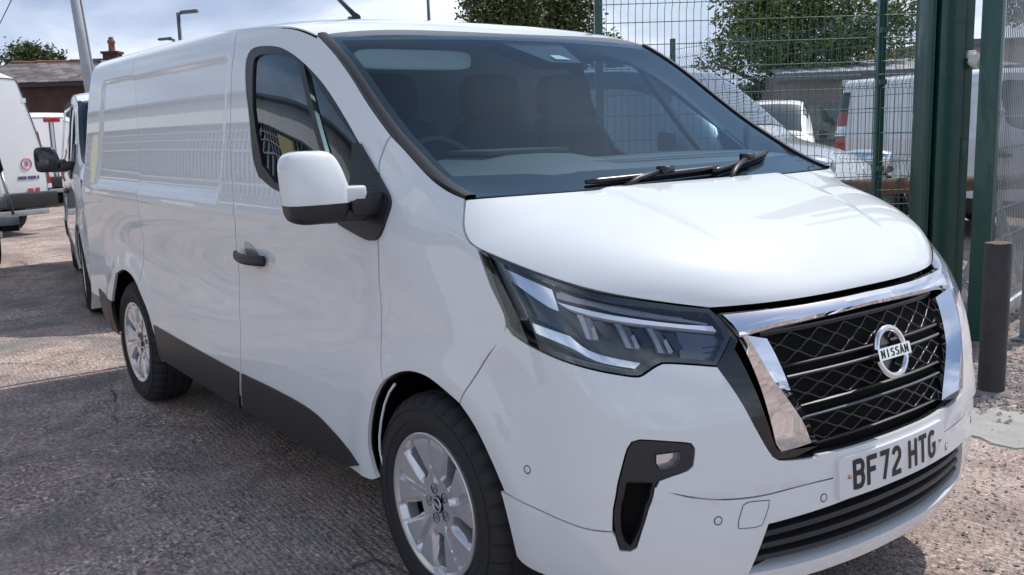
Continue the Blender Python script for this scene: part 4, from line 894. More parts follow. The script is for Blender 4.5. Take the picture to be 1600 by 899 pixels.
# ------------------------------------------------------------ ground
def ground_material():
    m = bpy.data.materials.new('yard_concrete'); m.use_nodes = True; nt = m.node_tree; p = nt.nodes['Principled BSDF']; L = nt.links.new
    tc = N(nt, 'ShaderNodeTexCoord'); O = tc.outputs['Object']
    mp = N(nt, 'ShaderNodeMapping'); mp.inputs['Rotation'].default_value = (0, 0, math.radians(12)); mp.inputs['Scale'].default_value = (1, 3.2, 1); L(O, mp.inputs[0])
    big = noise(nt, O, .7, 8, .66, .5); mid = noise(nt, O, 3.2, 6, .65); fine = noise(nt, O, 55, 5, .7); grit = N(nt, 'ShaderNodeTexVoronoi'); grit.inputs['Scale'].default_value = 85; L(O, grit.inputs['Vector'])
    wave = N(nt, 'ShaderNodeTexWave', wave_type='BANDS', bands_direction='Y'); wave.inputs['Scale'].default_value = 3.6; wave.inputs['Distortion'].default_value = 7.0; wave.inputs['Detail'].default_value = 3; wave.inputs['Detail Scale'].default_value = 2.2; L(mp.outputs[0], wave.inputs['Vector'])
    c1 = ramp(nt, big.outputs[0], [(.36, (.245, .19, .175)), (.50, (.43, .33, .29)), (.62, (.56, .465, .415))])
    c2 = ramp(nt, mid.outputs[0], [(.30, (.22, .168, .152)), (.50, (.43, .335, .295)), (.68, (.55, .46, .41))])
    mx1 = N(nt, 'ShaderNodeMixRGB'); mx1.inputs[0].default_value = .55; L(c1.outputs[0], mx1.inputs[1]); L(c2.outputs[0], mx1.inputs[2])
    sp = ramp(nt, fine.outputs[0], [(.32, .55), (.5, 1.0), (.68, 1.25)]); mx2 = N(nt, 'ShaderNodeMixRGB', blend_type='MULTIPLY'); mx2.inputs[0].default_value = .8; L(mx1.outputs[0], mx2.inputs[1]); L(sp.outputs[0], mx2.inputs[2])
    ag = N(nt, 'ShaderNodeTexVoronoi'); ag.inputs['Scale'].default_value = 70; L(O, ag.inputs['Vector']); sa = N(nt, 'ShaderNodeSeparateColor'); L(ag.outputs['Color'], sa.inputs[0])
    ar_ = ramp(nt, sa.outputs[0], [(.0, .50), (.45, .95), (.88, 1.2), (1.0, 2.0)]); mxa = N(nt, 'ShaderNodeMixRGB', blend_type='MULTIPLY'); wm = ramp(nt, noise(nt, O, 1.3, 7, .62, .6).outputs[0], [(.42, .25), (.56, 1.0)]); L(wm.outputs[0], mxa.inputs[0]); L(mx2.outputs[0], mxa.inputs[1]); L(ar_.outputs[0], mxa.inputs[2]); mx2 = mxa
    # oily grey patches
    oil = noise(nt, O, .95, 4, .55, .8); om = ramp(nt, oil.outputs[0], [(.50, 0.0), (.64, .8)]); mx3 = N(nt, 'ShaderNodeMixRGB'); L(om.outputs[0], mx3.inputs[0]); L(mx2.outputs[0], mx3.inputs[1]); mx3.inputs[2].default_value = (.175, .18, .175, 1)
    mx4 = N(nt, 'ShaderNodeMixRGB', blend_type='MULTIPLY'); mx4.inputs[0].default_value = .55; L(mx3.outputs[0], mx4.inputs[1]); L(sp.outputs[0], mx4.inputs[2])
    # cracks
    vc = N(nt, 'ShaderNodeTexVoronoi', feature='DISTANCE_TO_EDGE'); vc.inputs['Scale'].default_value = .75
    dn = noise(nt, O, 2.5, 5, .6); mxv = N(nt, 'ShaderNodeMixRGB'); mxv.inputs[0].default_value = .18; L(O, mxv.inputs[1]); L(dn.outputs['Color'], mxv.inputs[2]); L(mxv.outputs[0], vc.inputs['Vector'])
    cr = ramp(nt, vc.outputs[0], [(.0, .0), (.010, 1.0)]); mx5 = N(nt, 'ShaderNodeMixRGB', blend_type='MULTIPLY'); 
    cm = ramp(nt, noise(nt, O, .7, 3).outputs[0], [(.48, 0.0), (.58, .75)]); L(cm.outputs[0], mx5.inputs[0]); L(mx4.outputs[0], mx5.inputs[1]); L(cr.outputs[0], mx5.inputs[2])
    L(mx5.outputs[0], p.inputs['Base Color']); p.inputs['Roughness'].default_value = .88; p.inputs['Specular IOR Level'].default_value = .25
    # relief: tamped ridges, grit, cracks
    def mul(a, k):
        n = N(nt, 'ShaderNodeMath', operation='MULTIPLY'); L(a, n.inputs[0]); n.inputs[1].default_value = k; return n.outputs[0]
    def add(a, b):
        n = N(nt, 'ShaderNodeMath', operation='ADD'); L(a, n.inputs[0]); L(b, n.inputs[1]); return n.outputs[0]
    rm = ramp(nt, noise(nt, O, .5, 3).outputs[0], [(.40, .15), (.55, 1.0)]); wv = N(nt, 'ShaderNodeMath', operation='MULTIPLY'); L(wave.outputs['Fac'], wv.inputs[0]); L(rm.outputs[0], wv.inputs[1])
    h = add(add(mul(wv.outputs[0], .24), mul(fine.outputs[0], .55)), add(mul(mid.outputs[0], .7), add(mul(grit.outputs['Distance'], .35), mul(cr.outputs[0], .25))))
    b = N(nt, 'ShaderNodeBump'); b.inputs['Strength'].default_value = .6; b.inputs['Distance'].default_value = .022; L(h, b.inputs['Height']); L(b.outputs[0], p.inputs['Normal'])
    return m
M['yard'] = ground_material()
# finer near the camera so that small dips are real relief
xs = np.concatenate([[-600, -200, -80, -40], np.arange(-24, 6.01, .16), [20, 60, 200, 600]]); ys = np.concatenate([[-600, -200, -60, -20], np.arange(-9, 9.01, .16), [20, 60, 200, 600]])
r2 = np.random.RandomState(3); H = r2.rand(len(xs), len(ys)) * .008 - .008; H[:4] = -.004; H[-4:] = -.004; H[:, :4] = -.004; H[:, -4:] = -.004
gv = [(x, y, H[i, j]) for i, x in enumerate(xs) for j, y in enumerate(ys)]; ny = len(ys)
gf = [(i * ny + j, (i + 1) * ny + j, (i + 1) * ny + j + 1, i * ny + j + 1) for i in range(len(xs) - 1) for j in range(ny - 1)]
ground = mk('ground', gv, gf, 'yard', None, True); tag(ground, kind='structure')

# loose stones, thick along the fence foot and thin over the yard
def stones(name, count, place, smin, smax):
    mb = MB(); base = [Vector(p) for p in ((0, 0, 1), (1, 0, 0), (0, 1, 0), (-1, 0, 0), (0, -1, 0), (0, 0, -.4))]; bf = [(0, 1, 2), (0, 2, 3), (0, 3, 4), (0, 4, 1), (5, 2, 1), (5, 3, 2), (5, 4, 3), (5, 1, 4)]
    for _ in range(count):
        x, y = place(); s = smin + (smax - smin) * rnd.random() ** 3; R = Matrix.Rotation(rnd.random() * 6.28, 3, 'Z')
        mb.add([R @ Vector((p.x * s * rnd.uniform(.7, 1.4), p.y * s * rnd.uniform(.7, 1.3), p.z * s * rnd.uniform(.4, .9))) + Vector((x, y, 0)) for p in base], bf)
    return tag(mb.build(name, 'stone', None), kind='stuff')
def fencefoot():
    t = rnd.random() * 3.2; o = rnd.gauss(0, .35); return (.25 - .6 * t + o * .8 + rnd.gauss(0, .15), 2.2 + .8 * t + o * .6)
def front(): return (rnd.uniform(.2, 2.2), rnd.uniform(-.2, 2.6))
def nearleft(): return (rnd.uniform(-5.5, .3), rnd.uniform(-3.2, -.9))
stones('gravel', 4200, fencefoot, .006, .030); stones('grit', 5200, front, .003, .011); stones('grit', 2600, nearleft, .003, .010)
def patch(name, cx, cy, rx, ry, mat_, seed, kind='structure', z=.004):
    r_ = random.Random(seed); v = []; n = 26
    rs_ = [1 + r_.uniform(-.22, .18) for _ in range(n)]
    for i in range(n): t = 2 * math.pi * i / n; v.append((cx + rx * rs_[i] * math.cos(t), cy + ry * rs_[i] * math.sin(t), z))
    v += [(cx + (x - cx) * 1.03, cy + (y - cy) * 1.03, -.01) for x, y, _ in v[:n]]
    o = mk(name, v, [tuple(range(n))] + [((i + 1) % n, i, n + i, n + (i + 1) % n) for i in range(n)], mat_); return tag(o, kind=kind)
patch('concrete_patch', .40, 2.12, .36, .30, 'concrete', 3)

# ------------------------------------------------------------ gate, fence, bollard
Rh = Vector((.6021, .7978, 0)).normalized(); Fh = Vector((-.79, .59, 0)).normalized()
Pc = Vector((2.3615, -2.3724, 0))
def gp(px, depth): return Pc + Fh * depth * .986 + Rh * ((px - 800) / 1491.24 * depth)
def mesh_panel(mb, a, b, zs, folds, pitch, r, zlo, zhi, nrm_):
    """welded mesh: uprights that jog forward at each fold, and level wires"""
    L = (b - a).length; n = int(L / pitch); dvec = (b - a) / L
    for i in range(n + 1):
        p = a + dvec * (i * pitch); pts = [p + Vector((0, 0, zlo))]
        for zf in folds: pts += [p + Vector((0, 0, zf - .05)), p + nrm_ * .035 + Vector((0, 0, zf)), p + Vector((0, 0, zf + .05))]
        pts.append(p + Vector((0, 0, zhi))); mb.tube(pts, r, 3, caps=False)
    for z in zs: mb.tube([a + Vector((0, 0, z)), b + Vector((0, 0, z))], r * 1.15, 4, caps=False)
    for zf in folds: mb.tube([a + nrm_ * .035 + Vector((0, 0, zf)), b + nrm_ * .035 + Vector((0, 0, zf))], r * 1.1, 4, caps=False)
A0 = Vector((-2.666, 2.197, 0)); A1 = Vector((-1.35, 3.94, 0))
fence = empty('mesh_fence', 'green welded mesh fence panel with folded wires between the van and the big gate post', 'fence', A0, 0)
def inv(o): o.matrix_parent_inverse = Matrix.Translation(o.parent.location).inverted() if o.parent.rotation_euler.z == 0 else (Matrix.Translation(o.parent.location) @ o.parent.rotation_euler.to_matrix().to_4x4()).inverted(); return o
mb = MB(); FN = -Fh
fz = [.35, 1.05, 1.75, 2.27]
mesh_panel(mb, A0, A1, [.1, .25, .45, .65, .85, .95, 1.15, 1.35, 1.52, 1.66, 1.84, 2.0, 2.15, 2.36], fz, .05, .0026, .05, 2.42, FN)
inv(tag(mb.build('wire_mesh', 'greenwire', fence), kind='stuff'))
for p in (A0, Vector((-1.485, 3.762, 0))):
    mb = MB().box(p - FN * .045 + Vector((0, 0, 1.25)), (.055, .06, 2.5), rz=math.atan2(Rh.y, Rh.x)); po = inv(mb.build('post', 'green', fence)); bevel(po, .006, 1)
for z in (.4, 1.0, 1.6, 2.2): 
    mb = MB()
for p in (A0, Vector((-1.485, 3.762, 0))):
    for z in (.5, 1.1, 1.70, 2.05):
        inv(MB().box(p + FN * .006 + Vector((0, 0, z)), (.05, .02, .035), rz=math.atan2(Rh.y, Rh.x)).build('clip', 'greenwire', fence))
B0 = Vector((-6.3, 6.7, 0)); B1 = Vector((-2.2, 5.9, 0))
fence2 = empty('mesh_fence', 'second green mesh fence running away behind the front one, before the parked white van', 'fence', B0, 0)
mb = MB(); n2v = Vector((B1 - B0)).cross(Vector((0, 0, 1))).normalized(); n2v = n2v if n2v.y < 0 else -n2v
mesh_panel(mb, B0, B1, [.1, .3, .5, .7, .9, 1.1, 1.3, 1.5, 1.66, 1.84, 2.0, 2.14, 2.36], [.35, 1.05, 1.75, 2.25], .05, .0026, .05, 2.42, n2v)
inv(tag(mb.build('wire_mesh', 'greenwire', fence2), kind='stuff'))
for t in (0, 1): 
    p = B0.lerp(B1, t); inv(MB().box(p - n2v * .04 + Vector((0, 0, 1.25)), (.05, .05, 2.5)).build('post', 'green', fence2))
# big gate column: an I-section with side strip
GP = Vector((-.989, 3.674, 0)); ga = math.atan2(Rh.y, Rh.x)
col_ = empty('gate_column', 'tall thick green steel gate column carrying a small white sensor lamp', 'post', GP, ga)
def lbox(par, name, c, d, m, bw=.006): o = MB().box(c, d).build(name, m, par); bevel(o, bw, 2); return o
lbox(col_, 'flange', (-.135, 0, 1.9), (.05, .20, 3.8), 'green'); lbox(col_, 'web', (-.095, .06, 1.9), (.035, .06, 3.8), 'green'); lbox(col_, 'box_section', (.0, 0, 1.9), (.16, .20, 3.8), 'green', .012); lbox(col_, 'side_channel', (.118, .025, 1.9), (.075, .16, 3.8), 'green', .01)
lbox(col_, 'lock_box', (.112, -.062, 1.22), (.045, .02, .16), 'green', .004); lbox(col_, 'base_plate', (0, 0, .01), (.45, .35, .02), 'green', .003)
lamp = empty('sensor_lamp', 'small pale round sensor lamp fixed on the side of the big gate column', 'lamp', GP + Rh * .13 - Fh * .10 + Vector((0, 0, 1.82)), ga)
mb = MB().box((0, .05, 0.015), (.06, .09, .05)); o = mb.build('bracket', 'offwhite', lamp); bevel(o, .01, 2)
mb = MB().lathe([(.001, -.035), (.036, -.035), (.046, -.028), (.048, .0), (.044, .03), (.001, .034)], 28); o = mb.build('lamp_head', 'offwhite', lamp); o.location = (.015, -.02, -.025); o.rotation_euler = (math.radians(25), math.radians(0), math.radians(25)); autosmooth(o, 40)
mb = MB().lathe([(.001, -.0385), (.030, -.0375), (.034, -.034)], 24); o = mb.build('lamp_lens', 'lining', lamp, True); o.location = (.015, -.02, -.025); o.rotation_euler = (math.radians(25), 0, math.radians(25))
# gate leaf swung away from the camera
G0 = Vector((-.60, 3.50, 0)); gd = Vector((-.24, .97, 0)).normalized(); gang = math.atan2(gd.y, gd.x)
gate = empty('gate_leaf', 'open green gate leaf of dense vertical bars behind the grey bollard', 'gate', G0, gang)
lbox(gate, 'stile', (0, 0, 1.65), (.10, .115, 3.2), 'green', .006)
lbox(gate, 'stile', (3.4, 0, 1.3), (.08, .08, 2.5), 'galv'); lbox(gate, 'hinge_strip', (.062, -.03, .98), (.02, .03, 1.75), 'galv', .004)
lbox(gate, 'bottom_rail', (1.72, 0, .14), (3.4, .06, .09), 'galv'); lbox(gate, 'top_rail', (1.72, 0, 2.6), (3.4, .05, .06), 'galv')
for z in (.44, .64, .84, 1.04, 1.24, 1.44, 2.06): MB().tube([(.05, .012, z), (3.38, .012, z)], .006, 6).build('cross_wire', 'galv', gate)
for i in range(66):
    o = MB().tube([(.09 + i * .05, 0, .16), (.09 + i * .05, 0, 2.58)], .0038, 4, caps=False)
    if i == 0: b0_ = o.build('upright_wire', 'galv', gate)
    else: d = bpy.data.objects.new('upright_wire', b0_.data); COL.objects.link(d); d.parent = gate; d.location = (i * .05, 0, 0)
hp = empty('support_post', 'plain grey steel post standing just behind the open gate leaf', 'post', G0 + Vector((.10, .46, 0)), gang)
lbox(hp, 'shaft', (0, 0, 1.9), (.09, .09, 3.8), 'galv'); lbox(hp, 'foot_plate', (0, 0, .008), (.18, .18, .016), 'galv', .003)
for z in (.35, 1.45): inv(MB().tube([G0 + Vector((.03, .02, z)), G0 + Vector((.06, .06, z + .03))], .02, 8).build('hinge', 'galv', gate))
bol = empty('bollard', 'dark grey steel bollard with a rusty top beside the open gate', 'bollard', (-.06, 2.60, 0), 0)
mb = MB().lathe([(.069, 0), (.067, .02), (.067, .795), (.064, .80)], 32, axis='z'); o = mb.build('tube', 'postpaint', bol); autosmooth(o, 40)
v = [(0, 0, .812)] + [(.064 * math.cos(t), .064 * math.sin(t), .80 + rnd.uniform(-.004, .004)) for t in np.linspace(0, 2 * np.pi, 24, endpoint=False)]; mk('concrete_fill', v, [(0, 1 + i, 1 + (i + 1) % 24) for i in range(24)], 'rust', bol)
MB().lathe([(.10, 0.0), (.085, .012), (.069, .016)], 24, axis='z').build('footing', 'wallgrey', bol)
beam = empty('rusty_beam', 'rusty round steel beam lying on trestles behind the mesh fence', 'beam', (-2.3, 5.1, 0), 0)
e0, e1 = Vector((-.55, -.75, .86)), Vector((.75, 1.0, .88))
MB().tube([e0, e1], .07, 14).build('tube', 'rust', beam, True)
for t in (.12, .88):
    p = e0.lerp(e1, t); mb = MB(); [mb.tube([(p.x, p.y, p.z - .06), (p.x + dx, p.y + dy, 0)], .022, 6) for dx, dy in ((.2, -.15), (-.2, .15), (.15, .2), (-.15, -.2))]; mb.build('trestle', 'galv', beam)
rub = stones('rubble', 500, lambda: (rnd.uniform(-4.2, -1.0), rnd.uniform(4.6, 7.5)), .03, .13)

# ------------------------------------------------------------ parked vehicles
def copy_tree(o, parent, skip=(), swap={}):
    c = o.copy(); COL.objects.link(c)
    if parent is not None: c.parent = parent
    base = o.name.split('.')[0]
    if base in swap:
        for s_ in c.material_slots: s_.link = 'OBJECT'; s_.material = M[swap[base]]
    for ch in list(o.children):
        if ch.name.split('.')[0] not in skip: copy_tree(ch, c, skip, swap)
    return c
SK = ('number_plate', 'badge', 'badge_bar', 'badge_lettering', 'badge_back', 'registration', 'plate_screw', 'aerial', 'slat', 'parking_sensor', 'seat_card')
def van_copy(loc, rz, label, swap={}):
    r = copy_tree(van, None, SK, swap); r.location = loc; r.rotation_euler = (0, 0, rz); r['label'] = label; r['group'] = 'panel vans of the same shape'; return r
van['group'] = 'panel vans of the same shape'
vb = van_copy((-6.16, .47, 0), math.radians(-10.5), 'white van with black door mirrors parked close behind the foreground van', {'wing_mirror': 'gloss', 'mirror_foot': 'gloss'})
a15 = math.radians(-15); cr = Vector((-5.535, 9.045, 0)) - Matrix.Rotation(a15, 3, 'Z') @ Vector((-4.0, -.95, 0))
vc_ = van_copy(cr, a15, 'white van with a tall red tail lamp parked behind the mesh fence')
# tail lamp on its rear corner
mb = MB(); v = []; f = []
for i, z in enumerate(np.linspace(.95, 1.78, 14)):
    for u in (1.950, 1.985, 2.03, 2.10): v.append(Sx(u, z) + Nx(u, z) * .008)
f = [(i * 4 + j, i * 4 + j + 1, (i + 1) * 4 + j + 1, (i + 1) * 4 + j) for i in range(13) for j in range(3)]
mk('tail_lamp', v, f, ['red', 'gloss', 'reflector'], vc_, True, [(2 if i in (4, 5) else 0 if i < 9 else 1) for i in range(13) for j in range(3)])

def loft(stations, nsec=30, boxy=False):
    """stations: x, z_bottom, z_belt, z_top, half widths bottom, belt, top -> grid of points"""
    rows = []
    for x, zb_, zm, zt, wb, wm, wt in stations:
        half = [(-wb, zb_), (-wm, zb_ + .12), (-wm, zm), (-(wm * .4 + wt * .6), zm + (zt - zm) * .6), (-wt, zt - .06), (-wt * .82, zt), (-wt * .4, zt + .02), (0, zt + .025)]
        if boxy: half = [(-wb, zb_), (-wm, zb_ + .10), (-wm, zm), (-(wm * .45 + wt * .55), zm + (zt - zm) * .55), (-wt - .02, zt - .12), (-wt, zt - .02), (-wt * .92, zt + .005), (-wt * .5, zt + .012), (0, zt + .02)]
        full = half + [(-y, z) for y, z in half[:-1][::-1]]
        rows.append([(x, y, z) for y, z in bspl(full, nsec)])
    return np.array(rows)
def grid_obj(name, G, mats, parent, sub=None, off=0, flipn=False):
    ns, nn, _ = G.shape; V = G.reshape(-1, 3); f = []
    r0, r1, c0, c1 = sub or (0, ns - 1, 0, nn - 1)
    for i in range(r0, r1):
        for j in range(c0, c1): f.append((i * nn + j, i * nn + j + 1, (i + 1) * nn + j + 1, (i + 1) * nn + j))
    used = sorted({k for q in f for k in q}); mp_ = {k: i for i, k in enumerate(used)}
    P = V[used].copy()
    if off:
        cen_ = G.reshape(-1, 3).mean(0); d = P - np.array([cen_[0], 0, cen_[2]]); d[:, 0] *= .5; P = P + d / (np.linalg.norm(d, axis=1, keepdims=True) + 1e-9) * off
    o = mk(name, P, [tuple(mp_[k] for k in q) for q in f], mats, parent, True); return o
def small_van(loc, rz, label, paint, cat='van', group=None):
    r = empty('small_van', label, cat, loc, rz, group)
    st = [(-2.2, .35, 1.05, 1.72, .80, .84, .70), (-2.1, .28, 1.05, 1.80, .84, .88, .74), (-1, .25, 1.05, 1.83, .86, .90, .74), (.0, .25, 1.05, 1.83, .86, .90, .72), (.35, .25, 1.03, 1.76, .86, .90, .68), (.75, .25, 1.0, 1.45, .86, .90, .66), (1.05, .25, .98, 1.20, .85, .89, .68), (1.2, .25, .95, 1.08, .85, .88, .70), (1.6, .26, .88, 1.02, .83, .86, .66), (1.95, .28, .78, .90, .78, .80, .58), (2.1, .33, .62, .72, .66, .68, .45)]
    P = np.array(st); Q = bspl(P, 60); G = loft([tuple(q) for q in Q], 40)
    o = grid_obj('body', G, paint, r)
    xs_ = G[:, 0, 0]; i0 = int(np.argmin(abs(xs_ - .34))); i1 = int(np.argmin(abs(xs_ - 1.02)))
    grid_obj('windscreen', G, 'bglass', r, (i0, i1, 12, 27), .012)
    j0 = int(np.argmin(abs(xs_ + .5))); j1 = int(np.argmin(abs(xs_ - .55)))
    for a_, b_ in ((8, 11), (28, 31)): grid_obj('side_window', G, 'bglass', r, (j0, j1, a_, b_), .010)
    for y in (-.62, .62):
        v, f = superq((1.84, y * 1.06, .86), (.26, .17, .12), .6, .6, 20, 12); mk('headlight', v, f, 'reflector', r, True)
        v, f = superq((.72, y * 1.62, 1.12), (.06, .10, .09), .5, .5, 18, 10); mk('door_mirror', v, f, 'gloss', r, True)
        for x in (1.25, -1.4):
            mb = MB().lathe([(.16, .02), (.29, 0), (.31, .04), (.31, .18), (.15, .19)], 28, 0); mb.lathe([(.001, .03), (.16, .02), (.19, .015)], 20, 1); w_ = mb.build('wheel', ['rubber', 'alloy'], r, True); w_.location = (x, math.copysign(.89, y), .31); w_.rotation_euler = (0, 0, 0 if y < 0 else math.pi)
            v, f = superq((x, math.copysign(.80, y), .36), (.38, .09, .36), 1, .9, 24, 12); mk('wheel_arch', v, f, 'dark', r, True)
    MB().tube([(.98, -.45, 1.24), (1.0, .1, 1.26)], .015, 6).build('wiper', 'satin', r)
    lbox(r, 'grille', (2.06, 0, .58), (.06, .7, .14), 'black'); lbox(r, 'bumper', (2.02, 0, .40), (.16, 1.3, .16), 'black', .03); lbox(r, 'number_plate', (2.115, 0, .42), (.02, .52, .11), 'plate', .003)
    return r
sv = small_van((-10.6, 14.2, 0), math.radians(-51), 'small white van facing the camera behind the two mesh fences', 'dpaint', 'van', 'small vans behind the fence')
sf = gp(1345, 9.7); hd_ = math.radians(10)
sv2 = small_van(sf - Vector((2.1 * 1.14 * math.cos(hd_), 2.1 * 1.14 * math.sin(hd_), 0)), hd_, 'silver small van nosing out behind the front mesh fence', 'silver', 'van', 'small vans behind the fence')

sv2.scale = (1.14, 1.14, 1.14)
# the two big vans at the far left
def rear_van(name, label, loc, rz, W, H, L, taper, group):
    r = empty(name, label, 'van', loc, rz, group)
    st = []
    for x in np.linspace(0, L, 12):
        k = min(1, x / .25); st.append((x, .45, 1.2, H - .10 * (1 - k) ** 2, W / 2 - .05 * (1 - k), W / 2 - .04 * (1 - k), W / 2 - taper - .05 * (1 - k)))
    # windscreen and bonnet end
    st += [(L + .5, .40, 1.2, H * .72, W / 2, W / 2, W / 2 - taper), (L + .9, .40, 1.1, 1.35, W / 2, W / 2 - .04, W / 2 - .15), (L + 1.5, .42, .9, 1.1, W / 2 - .1, W / 2 - .1, W / 2 - .25)]
    st = [(-x, *rest) for x, *rest in st]
    G = loft(st, 44, True); grid_obj('body', G, 'dpaint', r)
    # the rear face, closed by two doors with a gap between them
    sec = G[0]; n = len(sec)
    for g in (-1, 1):
        pts = [p for p in sec if p[1] * g > .008]; pts = [(0, g * .008, pts[-1 if g > 0 else 0][2])] + list(pts) if False else list(pts)
        v = [tuple(p) for p in pts] + [(0, g * .008, max(p[2] for p in pts)), (0, g * .008, .45)]
        cy = sum(p[1] for p in v) / len(v); cz = sum(p[2] for p in v) / len(v)
        order = sorted(range(len(v)), key=lambda i: math.atan2(v[i][2] - cz, v[i][1] - cy)); v = [v[i] for i in order]
        inner = [(.045, cy + (y - cy) * .93, cz + (z - cz) * .955) for x, y, z in v]; m_ = len(v)
        d = mk('rear_door', v + inner + [(.05, cy + (y - cy) * .55, cz + (z - cz) * .8) for x, y, z in v], [tuple(2 * m_ + i for i in range(m_))] + [(i, (i + 1) % m_, m_ + (i + 1) % m_, m_ + i) for i in range(m_)] + [(m_ + i, m_ + (i + 1) % m_, 2 * m_ + (i + 1) % m_, 2 * m_ + i) for i in range(m_)], 'dpaint', r); autosmooth(d, 30)
        MB().tube([tuple(q) for q in inner] + [inner[0]], .011, 4, caps=False).build('door_seal', 'inkgrey', d)
        for z in (.75, 1.35, H - .45): MB().box((.03, g * (W / 2 - .05 - (taper * .8 if z > 1.6 else 0)), z), (.05, .07, .07)).build('hinge', 'dpaint', r)
        tl = MB(); 
        tl.add([(.03, g * (W / 2 - .20), .75), (.03, g * (W / 2 + .005), .75), (.03, g * (W / 2 - .01 - taper * .35), 1.62), (.03, g * (W / 2 - .15 - taper * .35), 1.62), (-.12, g * (W / 2 + .012), .75), (-.12, g * (W / 2 + .006 - taper * .35), 1.62)], [(0, 1, 2, 3), (1, 4, 5, 2)])
        tl.build('tail_lamp', 'red', r)
        tl2 = MB().box((.034, g * (W / 2 - .055 - taper * .12), 1.1), (.012, .075, .12)); tl2.build('reverse_lamp', 'reflector', r)
        wv = MB().lathe([(.16, .02), (.31, 0), (.34, .04), (.34, .2), (.16, .2)], 28, 0); wv.lathe([(.001, .03), (.17, .02)], 20, 1); w_ = wv.build('wheel', ['rubber', 'steel'], r, True); w_.location = (-1.0, g * (W / 2 - .02), .34); w_.rotation_euler = (0, 0, 0 if g < 0 else math.pi)
    lbox(r, 'step_bumper', (.09, 0, .55), (.24, W * .98, .24), 'black', .03); lbox(r, 'tow_bar', (.16, 0, .36), (.10, W * .8, .09), 'galv', .01)
    lbox(r, 'door_handle', (.07, -.12, 1.18), (.05, .20, .07), 'black', .015)
    return r
sp_ = rear_van('tall_van', 'tall white van seen from behind with grey step bumper and pink sticker', gp(2, 15.0), math.radians(22), 2.06, 2.56, 4.2, .36, 'vans parked along the back')
# sticker: ring emblem, lines of small print
def sticker(par, y, z, s):
    mb = MB(); pts = [(.058, y + s * math.cos(t), z + s * math.sin(t)) for t in np.linspace(0, 2 * np.pi, 20)]; mb.tube(pts, .008, 4, caps=False); mb.build('emblem', 'pinkink', par)
    MB().box((.058, y, z), (.004, s * .5, s * .9)).build('emblem_mark', 'pinkink', par)
    mb = MB(); x = -.15
    for k in range(7):
        w_ = .030 + .012 * ((k * 7) % 3); mb.box((.058, y + x, z - .22), (.004, w_, .05)); x += w_ + .012
    mb.build('emblem_print', 'inkgrey', par)
    mb = MB(); mb.box((.058, y + .02, z - .42), (.004, .09, .06)); mb.box((.058, y + .14, z - .42), (.004, .07, .07)); mb.build('small_print', 'redink', par)
sticker(sp_, .62, 1.12, .085)
fv = rear_van('tall_van', 'farther white van with red high brake lamp and yellow plate before the brick building', gp(106, 22), math.radians(24), 1.95, 2.08, 3.6, .14, 'vans parked along the back')
lbox(fv, 'brake_lamp', (.03, .02, 1.93), (.05, .42, .10), 'red', .01); lbox(fv, 'rear_plate', (.06, .52, .78), (.02, .30, .16), 'yplate', .004)
# flatbed tailgate at the very left edge
tr = empty('tipper_truck', 'rear corner of a pale tipper truck with black gas strut at the left edge', 'truck', gp(6, 11.0) - Vector((0, .42, 0)), math.radians(0))
lbox(tr, 'rear_frame', (0, .42, 1.25), (.10, .10, 1.7), 'dpaint', .01); lbox(tr, 'rear_frame', (0, -.9, 1.25), (.10, .10, 1.7), 'dpaint', .01); lbox(tr, 'bed', (-1.4, -.3, .80), (2.8, 1.7, .14), 'galv', .01); lbox(tr, 'chassis_beam', (-.2, .1, .52), (.5, 1.1, .12), 'satin', .01)
lbox(tr, 'side_board', (-1.4, .50, 1.1), (2.7, .04, .45), 'dpaint', .01)
MB().tube([(.06, .46, 1.55), (.06, .52, 1.15)], .035, 8).build('gas_strut', 'satin', tr, True); MB().tube([(.06, .52, 1.15), (.06, .60, .65)], .018, 8).build('strut_rod', 'steel', tr, True)
lbox(tr, 'rear_light_bar', (.05, .1, .58), (.06, 1.1, .10), 'galv', .01)
for y in (.3, -.8):
    mb = MB().lathe([(.16, .02), (.31, 0), (.34, .04), (.34, .2), (.16, .2)], 28, 0); mb.lathe([(.001, .05), (.16, .02)], 20, 1); w_ = mb.build('wheel', ['rubber', 'steel'], tr, True); w_.location = (-.7, y, .34)

